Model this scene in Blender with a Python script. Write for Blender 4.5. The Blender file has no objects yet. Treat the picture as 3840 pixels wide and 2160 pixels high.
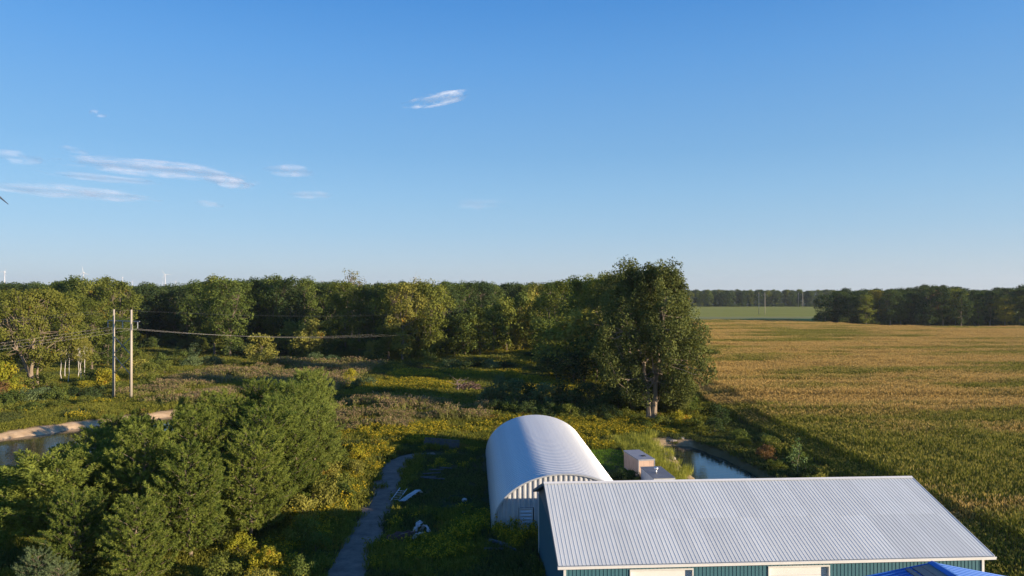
import bpy, math, random
import numpy as np
from mathutils import Vector

R = math.radians
SC = bpy.context.scene
COL = SC.collection
H_CAM = 20.55
rng = np.random.default_rng(7)
random.seed(7)

# ------------------------------------------------------------------ camera, sky, sun, exposure
cam_data = bpy.data.cameras.new("camera")
cam = bpy.data.objects.new("camera", cam_data)
COL.objects.link(cam)
cam.location = (0, 0, H_CAM)
cam.rotation_euler = (R(90.41), 0, 0)
cam_data.sensor_width = 36.0
cam_data.lens = 36.0 * 2660 / 3840
cam_data.clip_start = 0.5
cam_data.clip_end = 60000
SC.camera = cam

SUN_EL, SUN_AZ = 12.4, 117.0          # azimuth measured clockwise from +Y (the viewing direction)
world = bpy.data.worlds.new("World")
SC.world = world
world.use_nodes = True
wn, wl = world.node_tree.nodes, world.node_tree.links
bg = wn["Background"]
sky = wn.new("ShaderNodeTexSky")
sky.sky_type = 'NISHITA'
sky.sun_disc = False
sky.sun_elevation = R(SUN_EL)
sky.sun_rotation = R(SUN_AZ)
sky.air_density, sky.dust_density, sky.ozone_density = 1.0, 0.0, 6.0
tc = wn.new("ShaderNodeTexCoord")
sep = wn.new("ShaderNodeSeparateXYZ")
ramp = wn.new("ShaderNodeValToRGB")
wl.new(tc.outputs["Generated"], sep.inputs[0])
wl.new(sep.outputs["Z"], ramp.inputs[0])
cr = ramp.color_ramp
cr.elements[0].position, cr.elements[0].color = 0.0, (0.90, 0.76, 0.80, 1)
cr.elements[1].position, cr.elements[1].color = 0.39, (0.78, 0.99, 1.0, 1)
for p, c in ((0.05, (0.92, 0.80, 0.82, 1)), (0.12, (0.97, 0.87, 0.80, 1)), (0.2, (1.0, 0.90, 0.82, 1)), (0.30, (0.88, 0.95, 0.93, 1))):
    e = cr.elements.new(p)
    e.color = c
mx = wn.new("ShaderNodeMix")
mx.data_type = 'RGBA'
mx.blend_type = 'MULTIPLY'
mx.inputs[0].default_value = 1.0
wl.new(sky.outputs[0], mx.inputs[6])
wl.new(ramp.outputs[0], mx.inputs[7])
# a clear-air gradient by elevation only, mixed in so that the sky evens out round the horizon


def lin(c):
    return tuple((x / 255 / 12.92 if x / 255 < 0.04045 else ((x / 255 + 0.055) / 1.055) ** 2.4) for x in c)


EXPOSURE = 0.80
ramp2 = wn.new("ShaderNodeValToRGB")
wl.new(sep.outputs["Z"], ramp2.inputs[0])
r2 = ramp2.color_ramp
grad = ((0.0, (192, 209, 221)), (2.0, (186, 207, 222)), (5, (164, 200, 227)), (8, (146, 192, 229)), (11, (127, 180, 226)), (18, (98, 161, 224)), (22, (78, 146, 217)), (40, (50, 112, 190)), (88, (38, 88, 160)))
for i_, (el_, c_) in ((0, grad[0]), (1, grad[-1])):
    r2.elements[i_].position = math.sin(R(el_))
    r2.elements[i_].color = (*lin(c_), 1)
for el_, c_ in grad[1:-1]:
    r2.elements.new(math.sin(R(el_))).color = (*lin(c_), 1)
up = wn.new("ShaderNodeMix")
up.data_type = 'RGBA'
up.blend_type = 'MULTIPLY'
up.inputs[0].default_value = 1.0
k_ = 1 / (0.15 * 2 ** EXPOSURE)
up.inputs[7].default_value = (k_, k_, k_, 1)
wl.new(ramp2.outputs[0], up.inputs[6])
mx2 = wn.new("ShaderNodeMix")
mx2.data_type = 'RGBA'
mx2.inputs[0].default_value = 0.80
wl.new(mx.outputs[2], mx2.inputs[6])
wl.new(up.outputs[2], mx2.inputs[7])
wl.new(mx2.outputs[2], bg.inputs[0])
bg.inputs[1].default_value = 0.15

sun_data = bpy.data.lights.new("sun", 'SUN')
sun_data.energy = 5.0
sun_data.angle = R(0.53)
sun_data.color = (1.0, 0.82, 0.60)
sun = bpy.data.objects.new("sun", sun_data)
COL.objects.link(sun)
sd = Vector((math.sin(R(SUN_AZ)) * math.cos(R(SUN_EL)), math.cos(R(SUN_AZ)) * math.cos(R(SUN_EL)), math.sin(R(SUN_EL))))
sun.rotation_euler = sd.to_track_quat('Z', 'Y').to_euler()
sun.location = (60, -40, 60)

SC.view_settings.view_transform = 'Standard'
SC.view_settings.look = 'None'
SC.view_settings.gamma = 1.0
SC.view_settings.use_curve_mapping = False
SC.view_settings.exposure = EXPOSURE
SC.cycles.max_bounces = 6
SC.cycles.diffuse_bounces = 2
SC.cycles.glossy_bounces = 3
SC.cycles.transmission_bounces = 3
SC.cycles.transparent_max_bounces = 12

# ------------------------------------------------------------------ materials
MATS = {}


def new_mat(name):
    m = bpy.data.materials.new(name)
    m.use_nodes = True
    m.node_tree.nodes.clear()
    out = m.node_tree.nodes.new("ShaderNodeOutputMaterial")
    MATS[name] = m
    return m, m.node_tree.nodes, m.node_tree.links, out


def noise_node(n, l, scale, detail=4.0, coord='Object', stretch=(1, 1, 1), rough=0.55):
    if coord == 'World':
        src = n.new("ShaderNodeNewGeometry").outputs["Position"]
    else:
        src = n.new("ShaderNodeTexCoord").outputs[coord]
    mp = n.new("ShaderNodeMapping")
    mp.inputs["Scale"].default_value = stretch
    l.new(src, mp.inputs[0])
    nz = n.new("ShaderNodeTexNoise")
    nz.inputs["Scale"].default_value = scale
    nz.inputs["Detail"].default_value = detail
    nz.inputs["Roughness"].default_value = rough
    l.new(mp.outputs[0], nz.inputs["Vector"])
    return nz.outputs["Fac"]


def ramp_node(n, l, fac, stops):
    r = n.new("ShaderNodeValToRGB")
    l.new(fac, r.inputs[0])
    c = r.color_ramp
    c.elements[0].position, c.elements[0].color = stops[0][0], (*stops[0][1], 1)
    c.elements[1].position, c.elements[1].color = stops[-1][0], (*stops[-1][1], 1)
    for p, col in stops[1:-1]:
        c.elements.new(p).color = (*col, 1)
    return r.outputs[0]


def mix_rgb(n, l, fac, a, b, mode='MIX'):
    m = n.new("ShaderNodeMix")
    m.data_type = 'RGBA'
    m.blend_type = mode
    for sock, v in ((m.inputs[0], fac), (m.inputs[6], a), (m.inputs[7], b)):
        if hasattr(v, 'links'):
            l.new(v, sock)
        elif isinstance(v, (int, float)):
            sock.default_value = v
        else:
            sock.default_value = (*v, 1)
    return m.outputs[2]


def math_node(n, l, op, a, b=None, clamp=False):
    m = n.new("ShaderNodeMath")
    m.operation = op
    m.use_clamp = clamp
    for i, v in enumerate((a, b)):
        if v is None:
            continue
        if hasattr(v, 'links'):
            l.new(v, m.inputs[i])
        else:
            m.inputs[i].default_value = v
    return m.outputs[0]


def solid(name, col, col2=None, rough=0.6, metal=0.0, scale=1.5, coord='Object', stretch=(1, 1, 1), bump=0.0, bscale=20.0, spec=0.5, contrast=(0.3, 0.7), edge=None):
    """painted metal, wood, concrete ...: a base colour with uneven wear in a second colour"""
    m, n, l, out = new_mat(name)
    p = n.new("ShaderNodeBsdfPrincipled")
    p.inputs["Roughness"].default_value = rough
    p.inputs["Metallic"].default_value = metal
    p.inputs["Specular IOR Level"].default_value = spec
    if col2:
        f = noise_node(n, l, scale, 6.0, coord, stretch, 0.65)
        l.new(ramp_node(n, l, f, ((contrast[0], col), (contrast[1], col2))), p.inputs["Base Color"])
    else:
        p.inputs["Base Color"].default_value = (*col, 1)
    if bump:
        b = n.new("ShaderNodeBump")
        b.inputs["Strength"].default_value = bump
        b.inputs["Distance"].default_value = 0.03
        l.new(noise_node(n, l, bscale, 3.0, coord), b.inputs["Height"])
        l.new(b.outputs[0], p.inputs["Normal"])
    l.new(p.outputs[0], out.inputs[0])
    return m


FOL = 1.45


def foliage(name, dark, light, tint=None, tint_at=0.7, scale=0.25, trans=0.35, rand=0.35, gloss=0.0, spread=0.5):
    """leaf material: per-leaf tone attribute, patches in world space, a random shift per tree"""
    dark, light = tuple(c * FOL for c in dark), tuple(c * FOL for c in light)
    m, n, l, out = new_mat(name)
    at = n.new("ShaderNodeAttribute")
    at.attribute_name = "tone"
    oi = n.new("ShaderNodeObjectInfo")
    nz = noise_node(n, l, scale, 3.0, 'World')
    a = math_node(n, l, 'MULTIPLY', at.outputs["Fac"], spread)
    b = math_node(n, l, 'MULTIPLY', oi.outputs["Random"], rand)
    c = math_node(n, l, 'MULTIPLY_ADD', nz, 1.0 - spread)
    n_ = c.node
    l.new(a, n_.inputs[2])
    s = math_node(n, l, 'ADD', c, math_node(n, l, 'SUBTRACT', b, rand * 0.5), True)
    col = ramp_node(n, l, s, ((0.15, dark), (0.85, light)))
    if tint:
        t = noise_node(n, l, scale * 2.2, 2.0, 'World')
        t2 = math_node(n, l, 'ADD', t, math_node(n, l, 'MULTIPLY', math_node(n, l, 'SUBTRACT', at.outputs["Fac"], 0.5), 0.25))
        fac = ramp_node(n, l, t2, ((tint_at, (0, 0, 0)), (min(tint_at + 0.07, 1.0), (1, 1, 1))))
        col = mix_rgb(n, l, fac, col, tint)
    d = n.new("ShaderNodeBsdfDiffuse")
    t = n.new("ShaderNodeBsdfTranslucent")
    l.new(col, d.inputs[0])
    l.new(mix_rgb(n, l, 1.0, col, (1.15, 1.1, 0.5), 'MULTIPLY'), t.inputs[0])
    ms = n.new("ShaderNodeMixShader")
    ms.inputs[0].default_value = trans
    l.new(d.outputs[0], ms.inputs[1])
    l.new(t.outputs[0], ms.inputs[2])
    fin = ms.outputs[0]
    if gloss:
        g = n.new("ShaderNodeBsdfGlossy")
        g.inputs["Roughness"].default_value = 0.45
        g.inputs[0].default_value = (0.8, 0.85, 0.8, 1)
        m2 = n.new("ShaderNodeMixShader")
        m2.inputs[0].default_value = gloss
        l.new(fin, m2.inputs[1])
        l.new(g.outputs[0], m2.inputs[2])
        fin = m2.outputs[0]
    l.new(fin, out.inputs[0])
    return m


# ------------------------------------------------------------------ mesh building
class Geo:
    """collects quads / triangles and builds one mesh from them"""

    def __init__(s):
        s.v, s.q, s.t, s.n = [], [], [], 0
        s.qm, s.tm, s.qt, s.tt = [], [], [], []

    def add(s, verts, quads=None, tris=None, mat=0, tone=0.5):
        verts = np.asarray(verts, float).reshape(-1, 3)
        if quads is not None and len(quads):
            q = np.asarray(quads, int).reshape(-1, 4) + s.n
            s.q.append(q)
            s.qm.append(np.full(len(q), mat))
            s.qt.append(np.broadcast_to(np.asarray(tone, float), (len(q),)).copy())
        if tris is not None and len(tris):
            t = np.asarray(tris, int).reshape(-1, 3) + s.n
            s.t.append(t)
            s.tm.append(np.full(len(t), mat))
            s.tt.append(np.broadcast_to(np.asarray(tone, float), (len(t),)).copy())
        s.v.append(verts)
        s.n += len(verts)
        return s

    def box(s, x0, x1, y0, y1, z0, z1, mat=0):
        v = [(x, y, z) for z in (z0, z1) for y in (y0, y1) for x in (x0, x1)]
        s.add(v, [(0, 2, 3, 1), (4, 5, 7, 6), (0, 1, 5, 4), (2, 6, 7, 3), (0, 4, 6, 2), (1, 3, 7, 5)], mat=mat)
        return s

    def bar(s, a, b, w, h=None, mat=0):
        """rectangular bar between two points"""
        a, b = Vector(a), Vector(b)
        d = (b - a).normalized()
        up = Vector((0, 0, 1)) if abs(d.z) < 0.95 else Vector((1, 0, 0))
        u = d.cross(up).normalized() * w * 0.5
        w2 = u.cross(d).normalized() * (h or w) * 0.5
        v = []
        for p in (a, b):
            for su, sv in ((-1, -1), (1, -1), (1, 1), (-1, 1)):
                v.append(tuple(p + u * su + w2 * sv))
        s.add(v, [(0, 1, 2, 3), (7, 6, 5, 4), (0, 4, 5, 1), (1, 5, 6, 2), (2, 6, 7, 3), (3, 7, 4, 0)], mat=mat)
        return s

    def tube(s, pts, rad, k=6, mat=0, cap=True):
        pts = np.asarray(pts, float)
        rad = np.broadcast_to(np.asarray(rad, float), (len(pts),))
        d = np.gradient(pts, axis=0)
        d /= np.linalg.norm(d, axis=1, keepdims=True) + 1e-9
        ref = np.array([0, 0, 1.0]) if abs(d[:, 2]).mean() < 0.9 else np.array([1.0, 0, 0])
        u = np.cross(d, ref)
        u /= np.linalg.norm(u, axis=1, keepdims=True) + 1e-9
        w = np.cross(u, d)
        a = np.linspace(0, 2 * np.pi, k, endpoint=False)
        ring = u[:, None] * np.cos(a)[None, :, None] + w[:, None] * np.sin(a)[None, :, None]
        v = (pts[:, None] + ring * rad[:, None, None]).reshape(-1, 3)
        q = []
        for i in range(len(pts) - 1):
            for j in range(k):
                j2 = (j + 1) % k
                q.append((i * k + j, i * k + j2, (i + 1) * k + j2, (i + 1) * k + j))
        t = []
        if cap:
            for j in range(1, k - 1):
                t.append((0, j + 1, j))
                o = (len(pts) - 1) * k
                t.append((o, o + j, o + j + 1))
        s.add(v, q, t, mat)
        return s

    def cards(s, c, nrm, size, tone, mat=0, aspect=0.62, along=None):
        """leaf shaped diamonds (one quad each) centred on c, facing nrm"""
        c = np.asarray(c, float)
        k = len(c)
        nrm = nrm / (np.linalg.norm(nrm, axis=1, keepdims=True) + 1e-9)
        r = rng.normal(size=(k, 3)) if along is None else along
        u = np.cross(nrm, r)
        u /= np.linalg.norm(u, axis=1, keepdims=True) + 1e-9
        w = np.cross(nrm, u)
        size = np.broadcast_to(np.asarray(size, float), (k,))[:, None]
        a, b = (u, w) if along is None else (w, u)
        v = np.stack([c - a * size * 0.5, c + b * size * 0.5 * aspect, c + a * size * 0.5, c - b * size * 0.5 * aspect], 1)
        s.add(v.reshape(-1, 3), np.arange(4 * k).reshape(k, 4), mat=mat, tone=tone)
        return s

    def build(s, name, mats, parent=None, smooth=False, link=True):
        me = s.mesh(name, mats, smooth)
        return obj(name, me, parent) if link else me

    def mesh(s, name, mats, smooth=False):
        me = bpy.data.meshes.new(name)
        v = np.concatenate(s.v) if s.v else np.zeros((0, 3))
        nq = sum(map(len, s.q))
        nt = sum(map(len, s.t))
        loops = np.concatenate([np.concatenate(s.q).ravel() if nq else np.zeros(0, int), np.concatenate(s.t).ravel() if nt else np.zeros(0, int)])
        me.vertices.add(len(v))
        me.vertices.foreach_set("co", v.ravel())
        me.loops.add(len(loops))
        me.loops.foreach_set("vertex_index", loops.astype(np.int32))
        me.polygons.add(nq + nt)
        st = np.concatenate([np.arange(nq) * 4, nq * 4 + np.arange(nt) * 3])
        me.polygons.foreach_set("loop_start", st.astype(np.int32))
        if not isinstance(mats, (list, tuple)):
            mats = [mats]
        for m in mats:
            me.materials.append(m)
        mi = np.concatenate([np.concatenate(s.qm) if nq else np.zeros(0), np.concatenate(s.tm) if nt else np.zeros(0)])
        me.polygons.foreach_set("material_index", mi.astype(np.int32))
        me.polygons.foreach_set("use_smooth", np.full(nq + nt, smooth))
        tone = np.concatenate([np.concatenate(s.qt) if nq else np.zeros(0), np.concatenate(s.tt) if nt else np.zeros(0)])
        a = me.attributes.new("tone", 'FLOAT', 'FACE')
        a.data.foreach_set("value", tone.astype(np.float32))
        me.update(calc_edges=True)
        return me


def obj(name, me, parent=None):
    o = bpy.data.objects.new(name, me)
    COL.objects.link(o)
    if parent is not None:
        o.parent = parent
    return o


def tag(o, label=None, cat=None, group=None, kind=None):
    if label:
        o["label"] = label
    if cat:
        o["category"] = cat
    if group:
        o["group"] = group
    if kind:
        o["kind"] = kind
    return o


def thing(name, label, cat, loc=(0, 0, 0), rz=0.0, group=None, scale=1.0):
    o = bpy.data.objects.new(name, None)
    o.empty_display_size = 0.2
    COL.objects.link(o)
    o.location = loc
    o.rotation_euler = (0, 0, rz)
    o.scale = (scale,) * 3 if isinstance(scale, (int, float)) else scale
    return tag(o, label, cat, group)


def px_x(px, d):
    """world X of a picture column (of the 3840 wide photograph) at distance d"""
    return (px - 1920) / 2660 * d


def z_at(py, d):
    return H_CAM - (py - 1099) / 2660 * d


def vnoise(x, y, scale, seed):
    """smooth value noise, 0..1, for laying out plants"""
    r = np.random.default_rng(seed).random((64, 64))
    xs, ys = np.asarray(x) / scale + 500, np.asarray(y) / scale + 500
    xi, yi = np.floor(xs).astype(int), np.floor(ys).astype(int)
    fx, fy = xs - xi, ys - yi
    fx, fy = fx * fx * (3 - 2 * fx), fy * fy * (3 - 2 * fy)
    g = lambda i, j: r[i % 64, j % 64]
    return (g(xi, yi) * (1 - fx) + g(xi + 1, yi) * fx) * (1 - fy) + (g(xi, yi + 1) * (1 - fx) + g(xi + 1, yi + 1) * fx) * fy


def poly_sd(x, y, poly):
    """signed distance to a closed polygon, positive inside"""
    x, y = np.asarray(x, float), np.asarray(y, float)
    best = np.full(x.shape, 1e9)
    inside = np.zeros(x.shape, bool)
    for (x0, y0), (x1, y1) in zip(poly, poly[1:] + poly[:1]):
        dx, dy = x1 - x0, y1 - y0
        t = np.clip(((x - x0) * dx + (y - y0) * dy) / (dx * dx + dy * dy + 1e-12), 0, 1)
        best = np.minimum(best, np.hypot(x - x0 - t * dx, y - y0 - t * dy))
        c = ((y0 > y) != (y1 > y)) & (x < (x1 - x0) * (y - y0) / ((y1 - y0) if y1 != y0 else 1e-12) + x0)
        inside ^= c
    return np.where(inside, best, -best)


def line_dist(x, y, pts):
    best = np.full(np.asarray(x).shape, 1e9)
    for (x0, y0), (x1, y1) in zip(pts, pts[1:]):
        dx, dy = x1 - x0, y1 - y0
        t = np.clip(((x - x0) * dx + (y - y0) * dy) / (dx * dx + dy * dy), 0, 1)
        best = np.minimum(best, np.hypot(x - x0 - t * dx, y - y0 - t * dy))
    return best


ORD = ("first second third fourth fifth sixth seventh eighth ninth tenth eleventh twelfth thirteenth fourteenth fifteenth sixteenth "
       "seventeenth eighteenth nineteenth").split()
TENS = {2: "twent", 3: "thirt", 4: "fort", 5: "fift"}


def ordinal(i):
    i += 1
    if i < 20:
        return ORD[i - 1]
    t, u = divmod(i, 10)
    return TENS[t] + ("ieth" if u == 0 else "y-" + ORD[u - 1])


# ------------------------------------------------------------------ ground, ponds, path
POND = [(-95, 78), (-80, 93), (-73, 103), (-66, 113), (-58.5, 121), (-52, 127), (-44, 128), (-40, 120), (-44, 107), (-51, 95), (-57, 86), (-64, 79), (-75, 72)]
DITCH = [(21.6, 98.5), (24.6, 98.6), (27.0, 92), (28.2, 84), (28.6, 74), (28, 62), (22, 62), (21.2, 74), (20.9, 84), (20.9, 92)]
PATH = [(-10.9, 36), (-11.6, 46), (-12.2, 52), (-12.6, 65), (-13.3, 74), (-14.0, 83), (-13.9, 86.5), (-12.9, 89.2), (-11.2, 90.7), (-9.4, 91.2)]
BARN = (2.66, 40.78, 0.06)
FIELD_X = lambda y: 34.0 + 0.02 * (y - 50)


def ground_z(x, y):
    p = poly_sd(x, y, POND) + (vnoise(x, y, 2.5, 3) - 0.5) * 1.6
    d = poly_sd(x, y, DITCH) + (vnoise(x, y, 1.6, 4) - 0.5) * 1.4
    s = lambda t: np.clip(t, 0, 1) ** 2 * (3 - 2 * np.clip(t, 0, 1))
    z = -1.5 * s((p + 2.2) / 4.5) - 1.5 * s((d + 1.6) / 2.8)
    z = z + 0.15 * np.exp(-((p + 4.5) / 2.0) ** 2) * s((y - 95) / 10)
    near = np.clip((poly_sd(x, y, [(-140, 60), (60, 60), (60, 190), (-140, 190)])) / 10, 0, 1)
    return z + (vnoise(x, y, 9, 11) - 0.5) * 0.35 * near * (np.clip(1 - np.hypot(x - 8, y - 75) / 40, 0, 1) < 0.2)


m, n, l, out = new_mat("ground_soil")
at = n.new("ShaderNodeAttribute")
at.attribute_name = "sand"
f1 = noise_node(n, l, 0.08, 5.0, 'World')
f2 = noise_node(n, l, 1.2, 5.0, 'World')
base = ramp_node(n, l, f1, ((0.35, (0.035, 0.045, 0.016)), (0.5, (0.055, 0.06, 0.022)), (0.65, (0.075, 0.062, 0.028))))
base = mix_rgb(n, l, math_node(n, l, 'MULTIPLY', f2, 0.7), base, (0.05, 0.055, 0.02))
sandc = ramp_node(n, l, noise_node(n, l, 0.8, 6.0, 'World', (1, 1, 3)), ((0.3, (0.40, 0.27, 0.15)), (0.7, (0.66, 0.48, 0.30))))
col = mix_rgb(n, l, at.outputs["Fac"], base, sandc)
p = n.new("ShaderNodeBsdfPrincipled")
p.inputs["Roughness"].default_value = 0.95
p.inputs["Specular IOR Level"].default_value = 0.1
l.new(col, p.inputs["Base Color"])
b = n.new("ShaderNodeBump")
b.inputs["Strength"].default_value = 0.6
b.inputs["Distance"].default_value = 0.15
l.new(f2, b.inputs["Height"])
l.new(b.outputs[0], p.inputs["Normal"])
l.new(p.outputs[0], out.inputs[0])

gx = np.arange(-150, 60.1, 0.75)
gy = np.arange(30, 200.1, 0.75)
GX, GY = np.meshgrid(gx, gy)
GZ = ground_z(GX, GY)
edge = (GX <= gx[0]) | (GX >= gx[-1]) | (GY <= gy[0]) | (GY >= gy[-1])
GZ[edge] = 0
nx, ny = len(gx), len(gy)
idx = np.arange(nx * ny).reshape(ny, nx)
g = Geo()
g.add(np.stack([GX, GY, GZ], -1).reshape(-1, 3), np.stack([idx[:-1, :-1], idx[:-1, 1:], idx[1:, 1:], idx[1:, :-1]], -1).reshape(-1, 4))
X0, X1, Y0, Y1, B = gx[0], gx[-1], gy[0], gy[-1], 9000
for x0, x1, y0, y1 in ((-B, X0, -600, B), (X1, B, -600, B), (X0, X1, -600, Y0), (X0, X1, Y1, B)):
    g.add([(x0, y0, 0), (x1, y0, 0), (x1, y1, 0), (x0, y1, 0)], [(0, 1, 2, 3)])
me = g.mesh("ground", m, smooth=True)
sand = np.zeros(len(me.vertices), np.float32)
pd = poly_sd(GX, GY, POND)
dd = poly_sd(GX, GY, DITCH)
far_bank = (GY > 88 - (GX + 60) * 0.2)
s1 = (np.exp(-((pd + 1.7) / 1.5) ** 2) + (pd > -1.0)) * np.clip((GY - 84) / 12, 0.15, 1)
s2 = ((dd > -2.2 - 1.2 * vnoise(GX, GY, 2.0, 8)) * np.where(GX < 25 , 0.55, 0.12))
s3 = 0.7 * np.exp(-(((GX + 38) / 5) ** 2 + ((GY - 51) / 2.2) ** 2))
sand[:nx * ny] = np.clip(s1 + s2 + s3, 0, 1).ravel()
a = me.attributes.new("sand", 'FLOAT', 'POINT')
a.data.foreach_set("value", sand)
tag(obj("ground", me), kind='structure')

# water
m, n, l, out = new_mat("pond_water")
p = n.new("ShaderNodeBsdfPrincipled")
p.inputs["Base Color"].default_value = (0.022, 0.040, 0.035, 1)
p.inputs["Roughness"].default_value = 0.06
p.inputs["IOR"].default_value = 1.6
p.inputs["Specular IOR Level"].default_value = 1.0
b = n.new("ShaderNodeBump")
b.inputs["Strength"].default_value = 0.5
b.inputs["Distance"].default_value = 0.03
l.new(noise_node(n, l, 1.1, 3.0, 'World', (1, 2.2, 1)), b.inputs["Height"])
l.new(b.outputs[0], p.inputs["Normal"])
l.new(p.outputs[0], out.inputs[0])
for nm, poly, z in (("pond_water", POND, -0.62), ("ditch_water", DITCH, -0.75)):
    c = np.mean(poly, 0)
    v = [(x + (x - c[0]) * 0.02, y + (y - c[1]) * 0.02, z) for x, y in poly]
    me = bpy.data.meshes.new(nm)
    me.from_pydata(v, [], [list(range(len(v)))])
    me.materials.append(m)
    tag(obj(nm, me), kind='structure')

# gravel path
grav = solid("path_gravel", (0.13, 0.108, 0.092), (0.25, 0.21, 0.175), 0.95, scale=0.9, coord='World', bump=0.6, bscale=14, spec=0.1)
pp = np.array(PATH)
tt = np.concatenate([[0], np.cumsum(np.hypot(*np.diff(pp, axis=0).T))])
ts = np.arange(0, tt[-1], 0.6)
cx, cy = np.interp(ts, tt, pp[:, 0]), np.interp(ts, tt, pp[:, 1])
k = np.ones(7) / 7
cx = np.convolve(np.pad(cx, 3, 'edge'), k, 'valid')
cy = np.convolve(np.pad(cy, 3, 'edge'), k, 'valid')
tx, ty = np.gradient(cx), np.gradient(cy)
ln = np.hypot(tx, ty)
nxn, nyn = -ty / ln, tx / ln
g = Geo()
rows = []
for j, w in enumerate(np.linspace(-1, 1, 7)):
    hw = (1.42 + (vnoise(cx * 0 + ts, ts * 0 + w * 9, 1.3, 21) - 0.5) * 0.45) * np.clip((ts[-1] - ts) / 3, 0.45, 1)
    X, Y = cx + nxn * w * hw, cy + nyn * w * hw
    rows.append(np.stack([X, Y, 0.05 - 0.05 * abs(w) ** 3 + ground_z(X, Y)], -1))
P = np.stack(rows, 1)
idx = np.arange(P.shape[0] * 7).reshape(-1, 7)
g.add(P.reshape(-1, 3), np.stack([idx[:-1, :-1], idx[1:, :-1], idx[1:, 1:], idx[:-1, 1:]], -1).reshape(-1, 4)[:, ::-1])
tag(g.build("gravel_path", grav, smooth=True), kind='structure')

# far fields (thin sheets over the ground)
hay = foliage("hay_green", (0.155, 0.165, 0.040), (0.25, 0.245, 0.075), scale=0.02, trans=0.0)
stub = solid("stubble", (0.30, 0.27, 0.11), (0.22, 0.25, 0.08), 0.95, scale=0.05, coord='World', stretch=(0.15, 1, 1), spec=0.05)


def sheet(nm, pts, z, mt):
    me = bpy.data.meshes.new(nm)
    me.from_pydata([(x, y, z) for x, y in pts], [], [list(range(len(pts)))])
    me.materials.append(mt)
    return tag(obj(nm, me), kind='structure')


sheet("hay_field", [(100, 372), (900, 372), (900, 1120), (40, 1120)], 0.05, hay)
sheet("stubble_strip", [(120, 560), (560, 560), (560, 615), (110, 615)], 0.10, stub)

# ------------------------------------------------------------------ buildings
white_trim = solid("white_trim", (0.74, 0.73, 0.70), (0.66, 0.65, 0.62), 0.45, scale=2)
roof_metal = solid("galvalume_roof", (0.69, 0.71, 0.68), (0.60, 0.62, 0.60), 0.5, 0.0, scale=0.5, stretch=(1, 0.25, 1), contrast=(0.25, 0.8))
teal = solid("teal_siding", (0.055, 0.155, 0.19), (0.045, 0.13, 0.165), 0.5, scale=1.2)
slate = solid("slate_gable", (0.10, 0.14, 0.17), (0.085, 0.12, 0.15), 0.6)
door_white = solid("door_white", (0.80, 0.79, 0.76), (0.74, 0.73, 0.70), 0.5, scale=1)
dark_gap = solid("dark_gap", (0.03, 0.035, 0.04))
galv = solid("quonset_steel", (0.62, 0.64, 0.66), (0.50, 0.52, 0.55), 0.42, 0.45, scale=0.8, contrast=(0.3, 0.8))
galv_end = solid("end_wall_steel", (0.60, 0.60, 0.60), (0.50, 0.50, 0.50), 0.5, 0.1, scale=1.0)


def ribbed(width, length, period, rib_h, rib_w, off=0.0, flat=0.0):
    """ribbed sheet in its own plane: x across, y along, z out; ribs run along y. returns verts, quads"""
    xs = [0.0]
    zs = [0.0]
    x = off
    while x + rib_w <= width + 1e-6:
        for dx, z in ((0, 0), (rib_w * 0.18, rib_h), (rib_w * 0.82, rib_h), (rib_w, 0)):
            if x + dx > xs[-1] + 1e-6 or dx == 0:
                xs.append(x + dx)
                zs.append(z)
        x += period
    if xs[-1] < width - 1e-6:
        xs.append(width)
        zs.append(0.0)
    v = [(a, 0, b) for a, b in zip(xs, zs)] + [(a, length, b) for a, b in zip(xs, zs)]
    k = len(xs)
    return np.array(v), [(i, i + 1, k + i + 1, k + i) for i in range(k - 1)]


# each roof sheet weathers a little differently
nt_ = roof_metal.node_tree
pb_ = [x for x in nt_.nodes if x.type == 'BSDF_PRINCIPLED'][0]
src_ = pb_.inputs["Base Color"].links[0].from_socket
oi_ = nt_.nodes.new("ShaderNodeObjectInfo")
sh_ = math_node(nt_.nodes, nt_.links, 'MULTIPLY_ADD', oi_.outputs["Random"], 0.13)
sh_.node.inputs[2].default_value = 0.90
st_ = noise_node(nt_.nodes, nt_.links, 5.0, 4.0, 'World', (1, 0.12, 0.12))
st2_ = math_node(nt_.nodes, nt_.links, 'MULTIPLY_ADD', st_, 0.16)
st2_.node.inputs[2].default_value = 0.92
nt_.links.new(mix_rgb(nt_.nodes, nt_.links, 1.0, src_, math_node(nt_.nodes, nt_.links, 'MULTIPLY', sh_, st2_), 'MULTIPLY'), pb_.inputs["Base Color"])

# ---- teal barn.  local axes: x along the ridge (26.09 m), y away from the camera, z up
bx, by, byaw = BARN
barn = thing("metal_barn", "long teal metal barn with a pale ribbed gable roof and white overhead doors", "barn", (bx, by, 0), byaw)
LB, WB, ZE, ZR = 26.09, 7.9, 4.90, 7.56
OV = 0.42                                   # eave and rake overhang
slope = math.hypot(WB, ZR - ZE)
npan = 28
pw = LB / npan
ribs_v, ribs_q = ribbed(pw - 0.004, slope * 0.5, pw / 4, 0.016, 0.034, off=0.0)
cs, sn = WB / slope, (ZR - ZE) / slope


def slope_mesh(v, s0, back=False):
    y = v[:, 1] + s0
    x = v[:, 0]
    if not back:
        return np.stack([x, y * cs - v[:, 2] * sn, ZE + y * sn + v[:, 2] * cs], -1)
    return np.stack([x, 2 * WB - (y * cs - v[:, 2] * sn), ZE + y * sn + v[:, 2] * cs], -1)


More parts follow.
